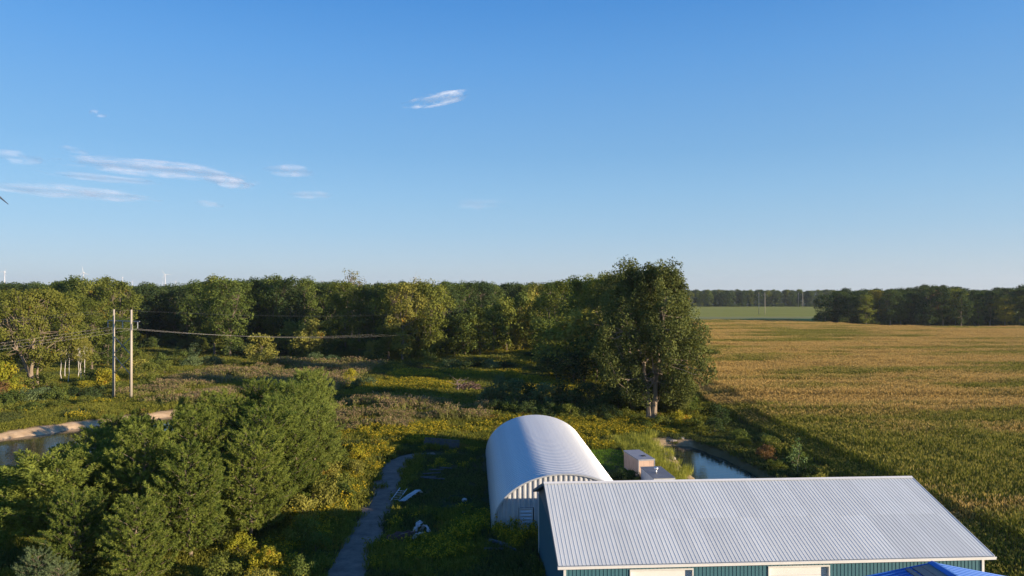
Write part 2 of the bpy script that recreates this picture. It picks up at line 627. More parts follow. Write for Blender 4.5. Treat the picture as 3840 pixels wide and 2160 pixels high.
lo = Geo().add(slope_mesh(ribs_v, 0.0), ribs_q).mesh("roof_panel", roof_metal)
hi_v = ribs_v.copy()
hi_v[:, 1] += 0.0
hi_v[:, 2] -= 0.006
hi = Geo().add(slope_mesh(hi_v + np.array([0, -0.0, 0.012]), slope * 0.5 - 0.05), ribs_q).mesh("roof_panel", roof_metal)
bv, bq = ribbed(pw - 0.004, slope, pw / 4, 0.016, 0.034)
bk = Geo().add(slope_mesh(bv, 0.0, True), bq).mesh("roof_panel", roof_metal)
for i in range(npan):
    for me in (lo, hi, bk):
        o = obj("roof_panel", me, barn)
        o.location = (i * pw, 0, 0)
# deck under the sheets, ridge cap, rake and eave trim
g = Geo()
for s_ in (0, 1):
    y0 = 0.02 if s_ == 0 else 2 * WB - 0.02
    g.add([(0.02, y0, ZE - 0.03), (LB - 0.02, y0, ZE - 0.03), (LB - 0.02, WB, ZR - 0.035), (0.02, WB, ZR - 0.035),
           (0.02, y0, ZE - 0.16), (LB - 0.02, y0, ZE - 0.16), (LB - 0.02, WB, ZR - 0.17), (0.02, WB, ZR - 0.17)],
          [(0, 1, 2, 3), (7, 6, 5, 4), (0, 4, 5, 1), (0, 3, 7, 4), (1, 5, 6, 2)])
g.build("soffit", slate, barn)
g = Geo()
w_ = 0.22
g.add([(-0.03, WB - w_ * cs, ZR - w_ * sn + 0.05), (LB + 0.03, WB - w_ * cs, ZR - w_ * sn + 0.05), (LB + 0.03, WB, ZR + 0.075), (-0.03, WB, ZR + 0.075),
       (LB + 0.03, WB + w_ * cs, ZR - w_ * sn + 0.05), (-0.03, WB + w_ * cs, ZR - w_ * sn + 0.05)], [(0, 1, 2, 3), (3, 2, 4, 5)])
g.build("ridge_cap", white_trim, barn)
g = Geo()
g.box(-0.05, LB + 0.05, -0.13, -0.005, ZE - 0.17, ZE - 0.03)
g.box(-0.05, LB + 0.05, -0.16, -0.13, ZE - 0.05, ZE + 0.0)
g.build("gutter", white_trim, barn)
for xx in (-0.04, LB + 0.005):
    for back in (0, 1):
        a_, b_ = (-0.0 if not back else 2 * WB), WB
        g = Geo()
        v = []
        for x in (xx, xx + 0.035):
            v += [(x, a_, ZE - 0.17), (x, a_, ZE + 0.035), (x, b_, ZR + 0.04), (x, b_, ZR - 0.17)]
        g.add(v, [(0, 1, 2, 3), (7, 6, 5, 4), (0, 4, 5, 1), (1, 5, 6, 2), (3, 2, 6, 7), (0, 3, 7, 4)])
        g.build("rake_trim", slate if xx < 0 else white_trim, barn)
# walls: ribbed sheets, ribs vertical
wx0, wx1, wy0, wy1 = OV, LB - OV, OV, 2 * WB - OV
zt = ZE - 0.165
nw = 28
ww = (wx1 - wx0) / nw
DOORS = [(4.3, 7.93), (12.55, 16.15)]
DZ = 4.36


def wall_panel_mesh(width, h, period=0.225, zb=0.0):
    v, q = ribbed(width - 0.004, h, period, 0.022, 0.07, off=0.02)
    return v, q


v, q = wall_panel_mesh(ww, zt)
vf = np.stack([v[:, 0], -v[:, 2], v[:, 1]], -1)
full = Geo().add(vf, q).mesh("wall_panel", teal)
for i in range(nw):
    x0 = wx0 + i * ww
    cut = [d for d in DOORS[:2] if x0 + ww > d[0] and x0 < d[1]]
    if not cut:
        o = obj("wall_panel", full, barn)
    else:
        v2 = vf.copy()
        d0, d1 = cut[0]
        if x0 >= d0 - 0.01 and x0 + ww <= d1 + 0.01:
            v2[:, 2] = np.where(v2[:, 2] < 0.01, DZ + 0.02, v2[:, 2])
            o = Geo().add(v2, q).build("wall_panel", teal, barn)
        else:
            g = Geo()
            v2[:, 2] = np.where(v2[:, 2] < 0.01, DZ + 0.02, v2[:, 2])
            g.add(v2, q)
            v3 = vf.copy()
            v3[:, 2] = np.where(v3[:, 2] > 0.01, DZ + 0.02, v3[:, 2])
            lim = (max(0, d1 - x0 + 0.02), ww) if x0 + ww > d1 else (0, d0 - x0 - 0.02)
            v3[:, 0] = np.clip(v3[:, 0], *lim)
            g.add(v3, q)
            o = g.build("wall_panel", teal, barn)
    o.location = (x0, wy0, 0)
# gable walls
ng = 16
gw = (wy1 - wy0) / ng
v, q = wall_panel_mesh(gw, 1.0)
ve = np.stack([-v[:, 2], gw - v[:, 0], v[:, 1] * (ZE - 0.1)], -1)
side = Geo().add(ve, q).mesh("wall_panel", teal)
for xx, sgn in ((wx0, 1), (wx1, -1)):
    for i in range(ng):
        o = obj("wall_panel", side, barn)
        if sgn == 1:
            o.location = (xx, wy0 + i * gw, 0)
        else:
            o.location = (xx, wy0 + (i + 1) * gw, 0)
            o.rotation_euler = (0, 0, math.pi)
    x = xx - 0.03 * sgn
    g = Geo()
    zz = lambda y: ZE + (y if y < WB else 2 * WB - y) * sn / cs - 0.17
    v = []
    for a_ in (x, x + 0.02 * sgn):
        v += [(a_, wy0, ZE - 0.1), (a_, wy1, ZE - 0.1), (a_, wy1, zz(wy1)), (a_, WB, zz(WB)), (a_, wy0, zz(wy0))]
    g.add(v, [(0, 1, 2, 4), (5, 9, 7, 6)], [(4, 2, 3), (9, 8, 7)])
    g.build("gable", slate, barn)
g = Geo()
g.box(wx0, wx1, wy1 - 0.1, wy1, 0, zt)
g.build("back_wall", teal, barn)
for xx, yy in ((wx0, wy0), (wx1, wy0), (wx0, wy1), (wx1, wy1)):
    Geo().box(xx - 0.075, xx + 0.075, yy - 0.075, yy + 0.075, 0, zt - 0.005).build("corner_trim", white_trim, barn)
for d0, d1 in DOORS[:2]:
    fr = Geo()
    fr.box(d0 - 0.07, d0, wy0 - 0.06, wy0 + 0.22, 0, DZ)
    fr.box(d1, d1 + 0.07, wy0 - 0.06, wy0 + 0.22, 0, DZ)
    fr.box(d0 - 0.07, d1 + 0.07, wy0 - 0.065, wy0 + 0.22, DZ, DZ + 0.09)
    dr = Geo()
    for k in range(8):
        z0 = k * DZ / 8
        dr.box(d0 + 0.001, d1 - 0.001, wy0 + 0.16, wy0 + 0.2, z0 + 0.006, z0 + DZ / 8 - 0.006)
    dr.box(d0 + 0.01, d1 - 0.01, wy0 + 0.2, wy0 + 0.21, 0, DZ)
    o = dr.build("overhead_door", door_white, barn)
    fr.build("frame", white_trim, o)

# ---- quonset hut.  local: y away from the camera, x across
QA, QB, QL = 6.3, 4.95, 29.8
hut = thing("quonset_hut", "arched pale steel quonset hut with corrugated end wall behind the teal barn", "hut", (4.55, 61.3, 0), 0.055)
nq_ = 49
pw = QL / nq_
ang = np.linspace(0, np.pi, 41)
prof = np.array([(0, 0), (0.12, 0.0), (0.20, -0.14), (0.42, -0.14), (0.50, 0.0), (pw / 0.608 * 0.608, 0.0)])
prof[-1, 0] = pw - 0.006
V = []
for a_ in ang:
    ex, ez = -math.cos(a_), math.sin(a_) ** 0.92 if 0 < a_ < np.pi else 0
    nx_, nz_ = ex / QA, ez / QB
    nl = math.hypot(nx_, nz_)
    nx_, nz_ = nx_ / nl, nz_ / nl
    for yy, dz in prof:
        V.append((ex * QA + nx_ * dz, yy, ez * QB + nz_ * dz))
kp = len(prof)
Q = [(i * kp + j, (i + 1) * kp + j, (i + 1) * kp + j + 1, i * kp + j + 1) for i in range(40) for j in range(kp - 1)]
arch = Geo().add(V, Q).mesh("arch_panel", galv)
for i in range(nq_):
    o = obj("arch_panel", arch, hut)
    o.location = (0, i * pw, 0)


def arch_z(x):
    t = min(max(abs(x) / QA, 0), 1)
    a_ = math.acos(t)
    return QB * (math.sin(a_) ** 0.92 if a_ > 0 else 0)


# arch rim
V = []
for a_ in ang:
    ex, ez = -math.cos(a_) * QA, (math.sin(a_) ** 0.92 if 0 < a_ < np.pi else 0) * QB
    for s_, yy in ((1.012, -0.10), (1.012, 0.06), (0.985, -0.10)):
        V.append((ex * s_, yy, ez * s_))
Q = [(i * 3 + j, (i + 1) * 3 + j, (i + 1) * 3 + (j + 1) % 3, i * 3 + (j + 1) % 3) for i in range(40) for j in range(3)]
Geo().add(V, Q).build("rim", galv, hut)
nend = 28
cw = 2 * QA * 0.985 / nend
LVX0, LVX1, LVZ0, LVZ1 = -3.85, -2.85, 0.12, 1.98
for yend, sgn in ((0.02, 1), (QL - 0.02, -1)):
    for i in range(nend):
        x0 = -QA * 0.985 + i * cw
        g = Geo()
        pr = [(0, 0), (0.28, 0), (0.40, 0.11), (0.86, 0.11), (0.99, 0)]
        V = []
        zb = LVZ1 + 0.12 if (sgn == 1 and x0 + cw * 0.5 > LVX0 - 0.1 and x0 + cw * 0.5 < LVX1 + 0.1) else 0.0
        for fx, dy in pr:
            x = x0 + fx * cw
            V += [(x, yend + sgn * dy, zb), (x, yend + sgn * dy, max(arch_z(x) - 0.03, zb + 0.01))]
        g.add(V, [(2 * j, 2 * j + 2, 2 * j + 3, 2 * j + 1) for j in range(4)])
        g.build("end_panel", galv_end, hut)
g = Geo()
t_ = 0.09
g.box(LVX0 - t_, LVX0, -0.05, 0.12, LVZ0 - 0.1, LVZ1 + t_)
g.box(LVX1, LVX1 + t_, -0.05, 0.12, LVZ0 - 0.1, LVZ1 + t_)
g.box(LVX0, LVX1, -0.05, 0.12, LVZ1, LVZ1 + t_)
g.box(LVX0, LVX1, -0.05, 0.12, LVZ0 - 0.1, LVZ0)
g.box(LVX0, LVX1, 0.10, 0.118, LVZ0, LVZ1)
lou = g.build("louvre_vent", galv_end, hut)
for k in range(6):
    z0 = LVZ0 + 0.06 + k * (LVZ1 - LVZ0 - 0.1) / 6
    g = Geo()
    g.add([(LVX0 + 0.01, 0.09, z0 + 0.26), (LVX1 - 0.01, 0.09, z0 + 0.26), (LVX1 - 0.01, -0.03, z0 + 0.07), (LVX0 + 0.01, -0.03, z0 + 0.07),
           (LVX1 - 0.01, -0.03, z0), (LVX0 + 0.01, -0.03, z0)], [(3, 2, 1, 0), (5, 4, 2, 3)])
    g.build("slat", galv, lou)
Geo().box(-QA, QA, 0.0, QL, 0, 0.1).build("slab", solid("concrete", (0.3, 0.29, 0.27), (0.22, 0.21, 0.2), 0.9), hut)

# ---- blue roofed house in the lower right corner
blue = solid("blue_roof_metal", (0.025, 0.16, 0.55), (0.02, 0.13, 0.47), 0.33, 0.1, scale=0.8)
sky_grey = solid("roof_light_panel", (0.11, 0.10, 0.085), (0.15, 0.135, 0.115), 0.35, scale=1.4)
cream = solid("cream_wall", (0.5, 0.47, 0.4))
house = thing("blue_roof_house", "low building with a bright blue ribbed metal roof and grey roof lights", "house", (17.14, 29.0, 0), 0.02)
HZ, HS, HW, HLn = 9.56, math.tan(R(11)), 5.0, 9.0
hp = 0.92
hsl = HW / math.cos(R(11))
v, q = ribbed(hp - 0.004, hsl, hp / 4, 0.028, 0.06)
for sgn in (-1, 1):
    y = v[:, 1] * math.cos(R(11))
    P = np.stack([sgn * y - 0 * y, -v[:, 0], HZ - y * HS + v[:, 2]], -1)
    me = Geo().add(P, q).mesh("roof_panel", blue)
    for i in range(10):
        o = obj("roof_panel", me, house)
        o.location = (0, -i * hp, 0)
g = Geo()
g.add([(-0.2, 0.03, HZ + 0.0), (-0.2, -HLn, HZ + 0.0), (0, -HLn, HZ + 0.07), (0, 0.03, HZ + 0.07), (0.2, -HLn, HZ + 0.0), (0.2, 0.03, HZ + 0.0)],
      [(0, 1, 2, 3), (3, 2, 4, 5)])
g.build("ridge_cap", blue, house)
for x0, x1 in ((-0.58, -0.24), (-0.93, -0.60), (-1.22, -1.03)):
    g = Geo()
    V = []
    for x in (x0, x1):
        for yy in (-0.16, -3.6):
            V.append((x, yy, HZ + x * HS + 0.05))
    V += [(a_, b_, c_ - 0.07) for a_, b_, c_ in V]
    g.add(V, [(0, 1, 3, 2), (4, 6, 7, 5), (0, 4, 5, 1), (2, 3, 7, 6), (0, 2, 6, 4), (1, 5, 7, 3)])
    g.build("roof_light", sky_grey, house)
g = Geo()
V = []
for x in (-HW + 0.3, 0, HW - 0.3):
    pass
g.box(-HW + 0.4, HW - 0.4, -HLn + 0.3, -0.35, 0, HZ - (HW - 0.4) * HS - 0.06)
g.build("wall", cream, house)
for yy in (-0.36, -HLn + 0.32):
    g = Geo()
    zb = HZ - (HW - 0.4) * HS - 0.06
    g.add([(-HW + 0.4, yy, zb), (HW - 0.4, yy, zb), (0, yy, HZ - 0.06), (-HW + 0.4, yy - 0.05, zb), (HW - 0.4, yy - 0.05, zb), (0, yy - 0.05, HZ - 0.06)], None, [(0, 1, 2), (5, 4, 3)])
    g.build("gable", cream, house)

# ---- two box bodies by the ditch
ply = solid("weathered_plywood", (0.62, 0.45, 0.35), (0.44, 0.31, 0.24), 0.85, scale=2.2, stretch=(1, 1, 0.4), contrast=(0.3, 0.75), spec=0.15)
greyroof = solid("grey_box_roof", (0.33, 0.34, 0.37), (0.24, 0.25, 0.28), 0.6, scale=1.6)
boxwhite = solid("box_white", (0.58, 0.60, 0.64), (0.45, 0.47, 0.50), 0.6, scale=1.5)


def box_body(name, label, loc, rz, w, d, h, wall_m, roof_m, cat):
    t = thing(name, label, cat, loc, rz)
    fl = Geo().box(0, w, 0, d, 0.28, 0.36).build("floor", greyroof, t)
    nx_ = 3
    ny_ = 5
    for k in range(nx_):
        x0, x1 = k * w / nx_, (k + 1) * w / nx_
        for yy in (0.0, d - 0.05):
            Geo().box(x0 + 0.008, x1 - 0.008, yy, yy + 0.05, 0.36, h - 0.04).build("wall_panel", wall_m, t)
    for k in range(ny_):
        y0, y1 = 0.05 + k * (d - 0.1) / ny_, 0.05 + (k + 1) * (d - 0.1) / ny_
        for xx in (0.0, w - 0.05):
            Geo().box(xx, xx + 0.05, y0 + 0.008, y1 - 0.008, 0.36, h - 0.04).build("wall_panel", wall_m, t)
    Geo().box(-0.05, w + 0.05, -0.05, d + 0.05, h - 0.04, h + 0.02).build("roof", roof_m, t)
    g = Geo()
    g.box(-0.03, w + 0.03, -0.035, -0.002, h - 0.13, h - 0.045)
    g.box(-0.03, 0.04, -0.04, -0.003, 0.3, h - 0.13)
    g.box(w - 0.04, w + 0.03, -0.04, -0.003, 0.3, h - 0.13)
    g.box(-0.035, -0.002, 0, d, h - 0.13, h - 0.045)
    g.build("trim", roof_m if wall_m is ply else boxwhite, t)
    for xx in (0.25, w - 0.35):
        Geo().box(xx, xx + 0.12, 0.1, d - 0.1, 0.0, 0.28).build("skid", dark_gap, t)
    return t


c1 = box_body("box_trailer_body", "pinkish plywood box body with a grey roof beyond the white one", (13.9, 78.0, 0), 0.19, 1.85, 4.7, 2.25, ply, greyroof, "box trailer")
Geo().box(0.95, 1.35, 1.25, 1.75, 2.272, 2.33).build("roof_hatch", dark_gap, c1)
c2 = box_body("box_trailer_body", "white box body with a dark grey roof and round turbine vent", (13.95, 69.8, 0), 0.10, 2.1, 4.6, 2.35, boxwhite, solid("dark_roof", (0.19, 0.20, 0.22), (0.14, 0.15, 0.17), 0.55, scale=1.2), "box trailer")
g = Geo().tube([(0.8, 1.9, 2.35), (0.8, 1.9, 2.7)], 0.09, 10)
g.tube([(0.8, 1.9, 2.68), (0.8, 1.9, 2.76), (0.8, 1.9, 2.86), (0.8, 1.9, 2.96), (0.8, 1.9, 3.02)], [0.1, 0.2, 0.24, 0.19, 0.05], 14)
g.build("turbine_vent", solid("bright_steel", (0.7, 0.7, 0.7), rough=0.3, metal=0.7), c2, smooth=True)
# ------------------------------------------------------------------ plants: materials
bark = solid("bark", (0.13, 0.10, 0.075), (0.22, 0.18, 0.135), 0.95, scale=3, stretch=(1, 1, 0.3), spec=0.1)
bark_pale = solid("pale_bark", (0.34, 0.27, 0.20), (0.22, 0.17, 0.12), 0.9, scale=2, stretch=(1, 1, 0.4), spec=0.1)
bark_birch = solid("birch_bark", (0.62, 0.57, 0.52), (0.30, 0.26, 0.23), 0.85, scale=3, stretch=(1, 1, 2), contrast=(0.55, 0.8), spec=0.1)
deadwood = solid("dead_wood", (0.36, 0.28, 0.22), (0.20, 0.14, 0.11), 0.95, scale=3, spec=0.1)
L_OLIVE = foliage("leaf_olive", (0.050, 0.068, 0.015), (0.170, 0.185, 0.038), tint=(0.20, 0.12, 0.02), tint_at=0.72, scale=0.10)
L_GREEN = foliage("leaf_green", (0.038, 0.060, 0.016), (0.130, 0.162, 0.038), scale=0.10)
L_DARK = foliage("leaf_dark", (0.022, 0.040, 0.017), (0.074, 0.102, 0.034), scale=0.10)
L_PALE = foliage("leaf_pale", (0.11, 0.115, 0.026), (0.27, 0.25, 0.055), tint=(0.30, 0.17, 0.02), tint_at=0.70, scale=0.12)
L_YELLOW = foliage("leaf_yellow", (0.15, 0.17, 0.018), (0.38, 0.31, 0.035), tint=(0.30, 0.13, 0.02), tint_at=0.66, scale=0.3)
L_SPARSE = foliage("leaf_sparse", (0.10, 0.10, 0.05), (0.20, 0.19, 0.09), scale=0.2)
L_BLUE = foliage("leaf_willow", (0.050, 0.078, 0.036), (0.140, 0.180, 0.075), scale=0.3)
L_COTTON = foliage("leaf_cottonwood", (0.036, 0.048, 0.016), (0.145, 0.160, 0.048), tint=(0.24, 0.11, 0.02), tint_at=0.74, scale=0.22, trans=0.28, spread=0.55)
L_RUST = foliage("leaf_rust", (0.10, 0.06, 0.03), (0.20, 0.12, 0.05), scale=0.4)
NEEDLE = foliage("pine_needle", (0.040, 0.068, 0.016), (0.185, 0.210, 0.040), tint=(0.26, 0.15, 0.05), tint_at=0.80, scale=0.35, trans=0.25, spread=0.6, rand=0.25)
NEEDLE2 = foliage("pine_needle_soft", (0.060, 0.088, 0.020), (0.190, 0.220, 0.048), scale=0.3, trans=0.25, spread=0.6)


def unit(k):
    v = rng.normal(size=(k, 3))
    return v / np.linalg.norm(v, axis=1, keepdims=True)


def bend(a, b, sag=0.1, k=5, wob=0.04):
    a, b = np.asarray(a, float), np.asarray(b, float)
    t = np.linspace(0, 1, k)[:, None]
    p = a * (1 - t) + b * t
    ln = np.linalg.norm(b - a)
    p[:, 2] += -sag * ln * np.sin(np.pi * t[:, 0])
    p[1:-1] += rng.normal(size=(k - 2, 3)) * wob * ln
    return p


def make_broadleaf(seed, H, R_, zb, n_clump, n_leaf, leaf, rc, top=0.62, n_limb=9, lobes=5, trunk_r=None, fork=False, fill=0.25, lean=0.0, sticks=0, cz=0.8, limb=0.38, stems_at=None, clear=None):
    """returns (trunk geo, crown geo); unit metres, base at the origin"""
    global rng
    keep = rng
    rng = np.random.default_rng(seed)
    tr = trunk_r or H * 0.014
    T, C = Geo(), Geo()
    ph = rng.random(lobes) * 6.28
    amp = rng.random(lobes) * 0.2

    def env(z, az):
        t = np.clip((z - zb) / (H - zb), 0, 1)
        prof = np.sin(np.pi * np.clip(t, 0.03, 0.97) ** top) ** 0.55
        lob = 1 + sum(a_ * np.sin((i + 2) * az + p_ + 3 * t) for i, (a_, p_) in enumerate(zip(amp, ph)))
        return R_ * prof * lob * 0.85

    # clump centres
    zc = zb + (H - zb) * rng.random(n_clump) ** 0.85 * 0.95
    az = np.arange(n_clump) * 2.39996 + rng.random(n_clump)
    rr = env(zc, az) * np.where(rng.random(n_clump) < fill, rng.random(n_clump) * 0.6, 0.72 + 0.28 * rng.random(n_clump))
    cc = np.stack([rr * np.cos(az) + lean * zc, rr * np.sin(az), zc], -1)
    ntop = max(2, n_clump // 14)
    cc[:ntop, 2] = H - rc * (0.45 + rng.random(ntop) * 2.2)
    cc[:ntop, :2] *= 0.7
    cc[:, 2] = np.clip(cc[:, 2], zb * 0.7, H - rc * 0.45)
    if clear is not None:                 # a thin spot in the crown through which the stems show
        cx_, cw_, cz_ = clear
        near_ = (cc[:, 1] < 1.0) & (np.abs(cc[:, 0] - cx_) < cw_) & (cc[:, 2] < cz_)
        cc[near_, 0] += np.sign(cc[near_, 0] - cx_) * cw_ * 1.3
        cc[near_, 2] += 1.5
    # trunk and limbs
    stems = [(np.array([0, 0, 0]), np.array([lean * H * 0.7 + rng.normal() * 0.3, rng.normal() * 0.3, H * 0.78]))]
    if fork:
        stems = [(np.array([-0.15, 0, 0]), np.array([-R_ * 0.22, 0.3, H * 0.75])), (np.array([0.35, 0, 0]), np.array([R_ * 0.2, -0.2, H * 0.8]))]
    if stems_at:
        stems = [(np.array(a_, float), np.array(b_, float)) for a_, b_ in stems_at]
    paths = []
    for a_, b_ in stems:
        pth = bend(a_, b_, 0, 9, 0.010)
        paths.append(pth)
        T.tube(pth, np.linspace(tr, tr * 0.22, 9) * np.array([1.25] + [1] * 8), 8)
    order = np.argsort(rng.random(n_clump))
    nodes = []
    for i in order[:n_limb]:
        pth = paths[rng.integers(len(paths))]
        c = cc[i]
        j = int(np.clip((c[2] * 0.62 / (H * 0.78)) * 8, 3, 7))
        p = bend(pth[j], c, 0.10, 6, 0.035)
        T.tube(p, np.linspace(tr * limb, tr * 0.08, 6), 5, cap=False)
        nodes += [p[2], p[3], p[4]]
    nodes = np.array(nodes)
    for i in order[n_limb:]:
        dd_ = np.linalg.norm(nodes - cc[i], axis=1) + 0.6 * np.maximum(0, nodes[:, 2] - cc[i][2])
        p = bend(nodes[dd_.argmin()], cc[i], 0.06, 4, 0.05)
        T.tube(p, np.linspace(tr * 0.14, tr * 0.04, 4), 4, cap=False)
    for i in range(sticks):
        c = cc[order[i]] * np.array([1.08, 1.08, 1.03])
        T.tube(bend(cc[order[i]] * 0.7, c, 0.0, 4, 0.05), np.linspace(tr * 0.1, tr * 0.03, 4), 4, cap=False)
    # leaves
    rcs = rc * (0.6 + 0.8 * rng.random(n_clump))
    cnt = np.maximum(8, (n_leaf * (rcs / rc) ** 2).astype(int))
    ci = np.repeat(np.arange(n_clump), cnt)
    k = len(ci)
    d = unit(k)
    rad = rcs[ci] * (0.25 + 0.75 * rng.random(k) ** 0.45)
    # knobbly clumps: sub lobes
    sub = rng.normal(size=(n_clump, 6, 3))
    sub /= np.linalg.norm(sub, axis=2, keepdims=True)
    kn = (d[:, None, :] * sub[ci]).sum(2).max(1)
    rad *= 0.62 + 0.5 * kn
    pos = cc[ci] + d * rad[:, None] * np.array([1, 1, cz])
    ctr = np.array([lean * H * 0.5, 0, (H + zb) * 0.5])
    outw = (pos - ctr) / (np.linalg.norm(pos - ctr, axis=1, keepdims=True) + 1e-6)
    nrm = d * 0.6 + outw * 0.35 + rng.normal(size=(k, 3)) * 0.55 + np.array([0, 0, 0.15])
    tone = np.clip(rng.random(n_clump)[ci] * 0.65 + rng.random(k) * 0.35, 0, 1)
    C.cards(pos, nrm, leaf * (0.6 + 0.8 * rng.random(k)), tone)
    rng = keep
    return T, C


def make_pine(seed, H, R_, zb=0.12, n_whorl=None, tuft=0.42, soft=False):
    """pine with up-curved branches that end in round needle tufts"""
    global rng
    keep = rng
    rng = np.random.default_rng(seed)
    T, C = Geo(), Geo()
    tr = H * 0.016
    pth = bend((0, 0, 0), (rng.normal() * 0.25, rng.normal() * 0.25, H * 0.97), 0, 9, 0.008)
    T.tube(pth, np.linspace(tr, tr * 0.15, 9) * np.array([1.2] + [1] * 8), 8)
    n_whorl = n_whorl or int(H * 2.0)
    tips = [np.array([pth[-1][0], pth[-1][1], H])]
    ori = [np.array([0, 0, 1.0])]
    for w in range(n_whorl):
        t = zb + (0.97 - zb) * (w + 0.5 * rng.random()) / n_whorl
        z = t * H
        tq = (t - zb) / (1 - zb)
        L0 = R_ * (1 - tq ** 2.0) ** 0.62 * (0.82 + 0.18 * min(1, tq * 4)) + 0.15
        nb = 6 if t < 0.8 else 5
        a0 = rng.random() * 6.28
        for b_ in range(nb):
            az = a0 + b_ * 6.283 / nb + rng.normal() * 0.25
            L_ = L0 * (0.7 + 0.45 * rng.random())
            rise = L_ * (0.15 + 0.55 * t + 0.15 * rng.random())
            dr = np.array([math.cos(az), math.sin(az), 0])
            j = min(8, int(t * 8 / 0.97))
            base = pth[j] * 1.0
            base[2] = z
            end = base + dr * L_ + np.array([0, 0, rise])
            p = bend(base, end, 0.10, 6, 0.03)
            T.tube(p, np.linspace(tr * 0.22, tr * 0.06, 6), 4, cap=False)
            nt = max(4, int(L_ * 5.0))
            for q_ in range(nt):
                f = 0.18 + 0.82 * (q_ + rng.random()) / nt
                c = p[min(4, int(f * 5))] * (1 - (f * 5) % 1) + p[min(5, int(f * 5) + 1)] * ((f * 5) % 1)
                sd_ = np.cross(dr, [0, 0, 1]) * (1 if q_ % 2 else -1)
                off = sd_ * L_ * 0.42 * (1.12 - f) * (0.4 + 0.9 * rng.random()) + dr * 0.2 + np.array([0, 0, 0.10 + 0.25 * rng.random()])
                if q_ == nt - 1:
                    off = off * 0.2
                tips.append(c + off)
                o_ = off + dr * 0.35 + np.array([0, 0, 0.55])
                ori.append(o_ / np.linalg.norm(o_))
    tips, ori = np.array(tips), np.array(ori)
    per = 40 if not soft else 34
    k = len(tips)
    ci = np.repeat(np.arange(k), per)
    s_ = (0.7 + 0.6 * rng.random(k))[ci]
    d = unit(len(ci)) + ori[ci] * 0.85
    d /= np.linalg.norm(d, axis=1, keepdims=True)
    nl_ = tuft * (0.45 if not soft else 0.6) * s_
    base = tips[ci] + ori[ci] * ((rng.random(len(ci)) - 0.55) * tuft * 1.0 * s_)[:, None]
    pos = base + d * nl_[:, None] * 0.5
    side = np.cross(d, rng.normal(size=d.shape))
    tone = np.clip(rng.random(k)[ci] * 0.6 + rng.random(len(ci)) * 0.4, 0, 1)
    C.cards(pos, side, nl_ * 1.15, tone, aspect=0.20 if not soft else 0.13, along=d)
    rng = keep
    return T, C


TREE_N = [0]


def plant_tree(name, label, cat, proto, loc, rz, s, crown_mat_mesh=None, group=None):
    tm, cm = proto[:2]
    z = float(ground_z(np.array([loc[0]]), np.array([loc[1]]))[0]) if len(loc) < 3 else loc[2]
    t = thing(name, label, cat, (loc[0], loc[1], z - 0.03), rz, group, s)
    obj("trunk", tm, t)
    c = obj("crown" if cat not in ("shrub",) else "foliage", cm, t)
    if len(proto) > 2:
        c.material_slots[0].link = 'OBJECT'
        c.material_slots[0].material = proto[2]
    return t


def proto(seed, leafm, barkm=None, maker=make_broadleaf, **kw):
    T, C = maker(seed, **kw)
    return T.mesh("trunk", barkm or bark), C.mesh("crown", leafm)


def recolor(pr, leafm):
    return pr[0], pr[1], leafm


def own_mesh(pr):
    """crown mesh with its own material, for scattering"""
    if len(pr) < 3:
        return pr[1]
    cm = pr[1].copy()
    cm.materials[0] = pr[2]
    return cm


# ---- forest prototypes (24 m tall trees seen from 200 m and more)
FOREST = {}
shapes = [dict(H=24, R_=6.4, zb=2.6, n_clump=105, n_leaf=62, leaf=0.56, rc=1.65, top=1.15),
          dict(H=24, R_=5.6, zb=2.2, n_clump=95, n_leaf=62, leaf=0.54, rc=1.55, top=1.0),
          dict(H=24, R_=7.0, zb=3.6, n_clump=115, n_leaf=62, leaf=0.58, rc=1.75, top=1.3),
          dict(H=24, R_=6.0, zb=4.6, n_clump=90, n_leaf=58, leaf=0.54, rc=1.7, top=1.2, lobes=6)]
BASEP = [proto(100 + i, L_OLIVE, bark, **s_) for i, s_ in enumerate(shapes)]
L_GOLD = foliage("leaf_turning_gold", (0.13, 0.12, 0.02), (0.32, 0.26, 0.045), scale=0.2)
L_ORANGE = foliage("leaf_turning_orange", (0.14, 0.07, 0.02), (0.30, 0.13, 0.04), scale=0.2)
for key, lm in (("gold", L_GOLD), ("orange", L_ORANGE), ("olive", L_OLIVE), ("green", L_GREEN), ("dark", L_DARK), ("pale", L_PALE)):
    FOREST[key] = BASEP if key == "olive" else [recolor(b_, lm) for b_ in BASEP]
SPARSE = proto(150, L_SPARSE, bark_pale, H=24, R_=4.6, zb=8, n_clump=60, n_leaf=14, leaf=0.5, rc=1.5, n_limb=14, sticks=30)
LOW = [proto(160 + i, L_OLIVE, bark, H=9, R_=3.4, zb=0.6, n_clump=42, n_leaf=60, leaf=0.42, rc=1.05, top=0.6) for i in range(2)]
LOWK = {"olive": LOW, "green": [recolor(b_, L_GREEN) for b_ in LOW], "dark": [recolor(b_, L_DARK) for b_ in LOW], "pale": [recolor(b_, L_PALE) for b_ in LOW],
        "yellow": [recolor(b_, L_YELLOW) for b_ in LOW], "willow": [recolor(b_, L_BLUE) for b_ in LOW], "rust": [recolor(b_, L_RUST) for b_ in LOW]}
WORDS = {"gold": "golden", "orange": "orange tinged", "olive": "olive green", "green": "mid green", "dark": "dark green", "pale": "pale green", "yellow": "yellow leaved", "willow": "greyish green", "rust": "rust coloured"}

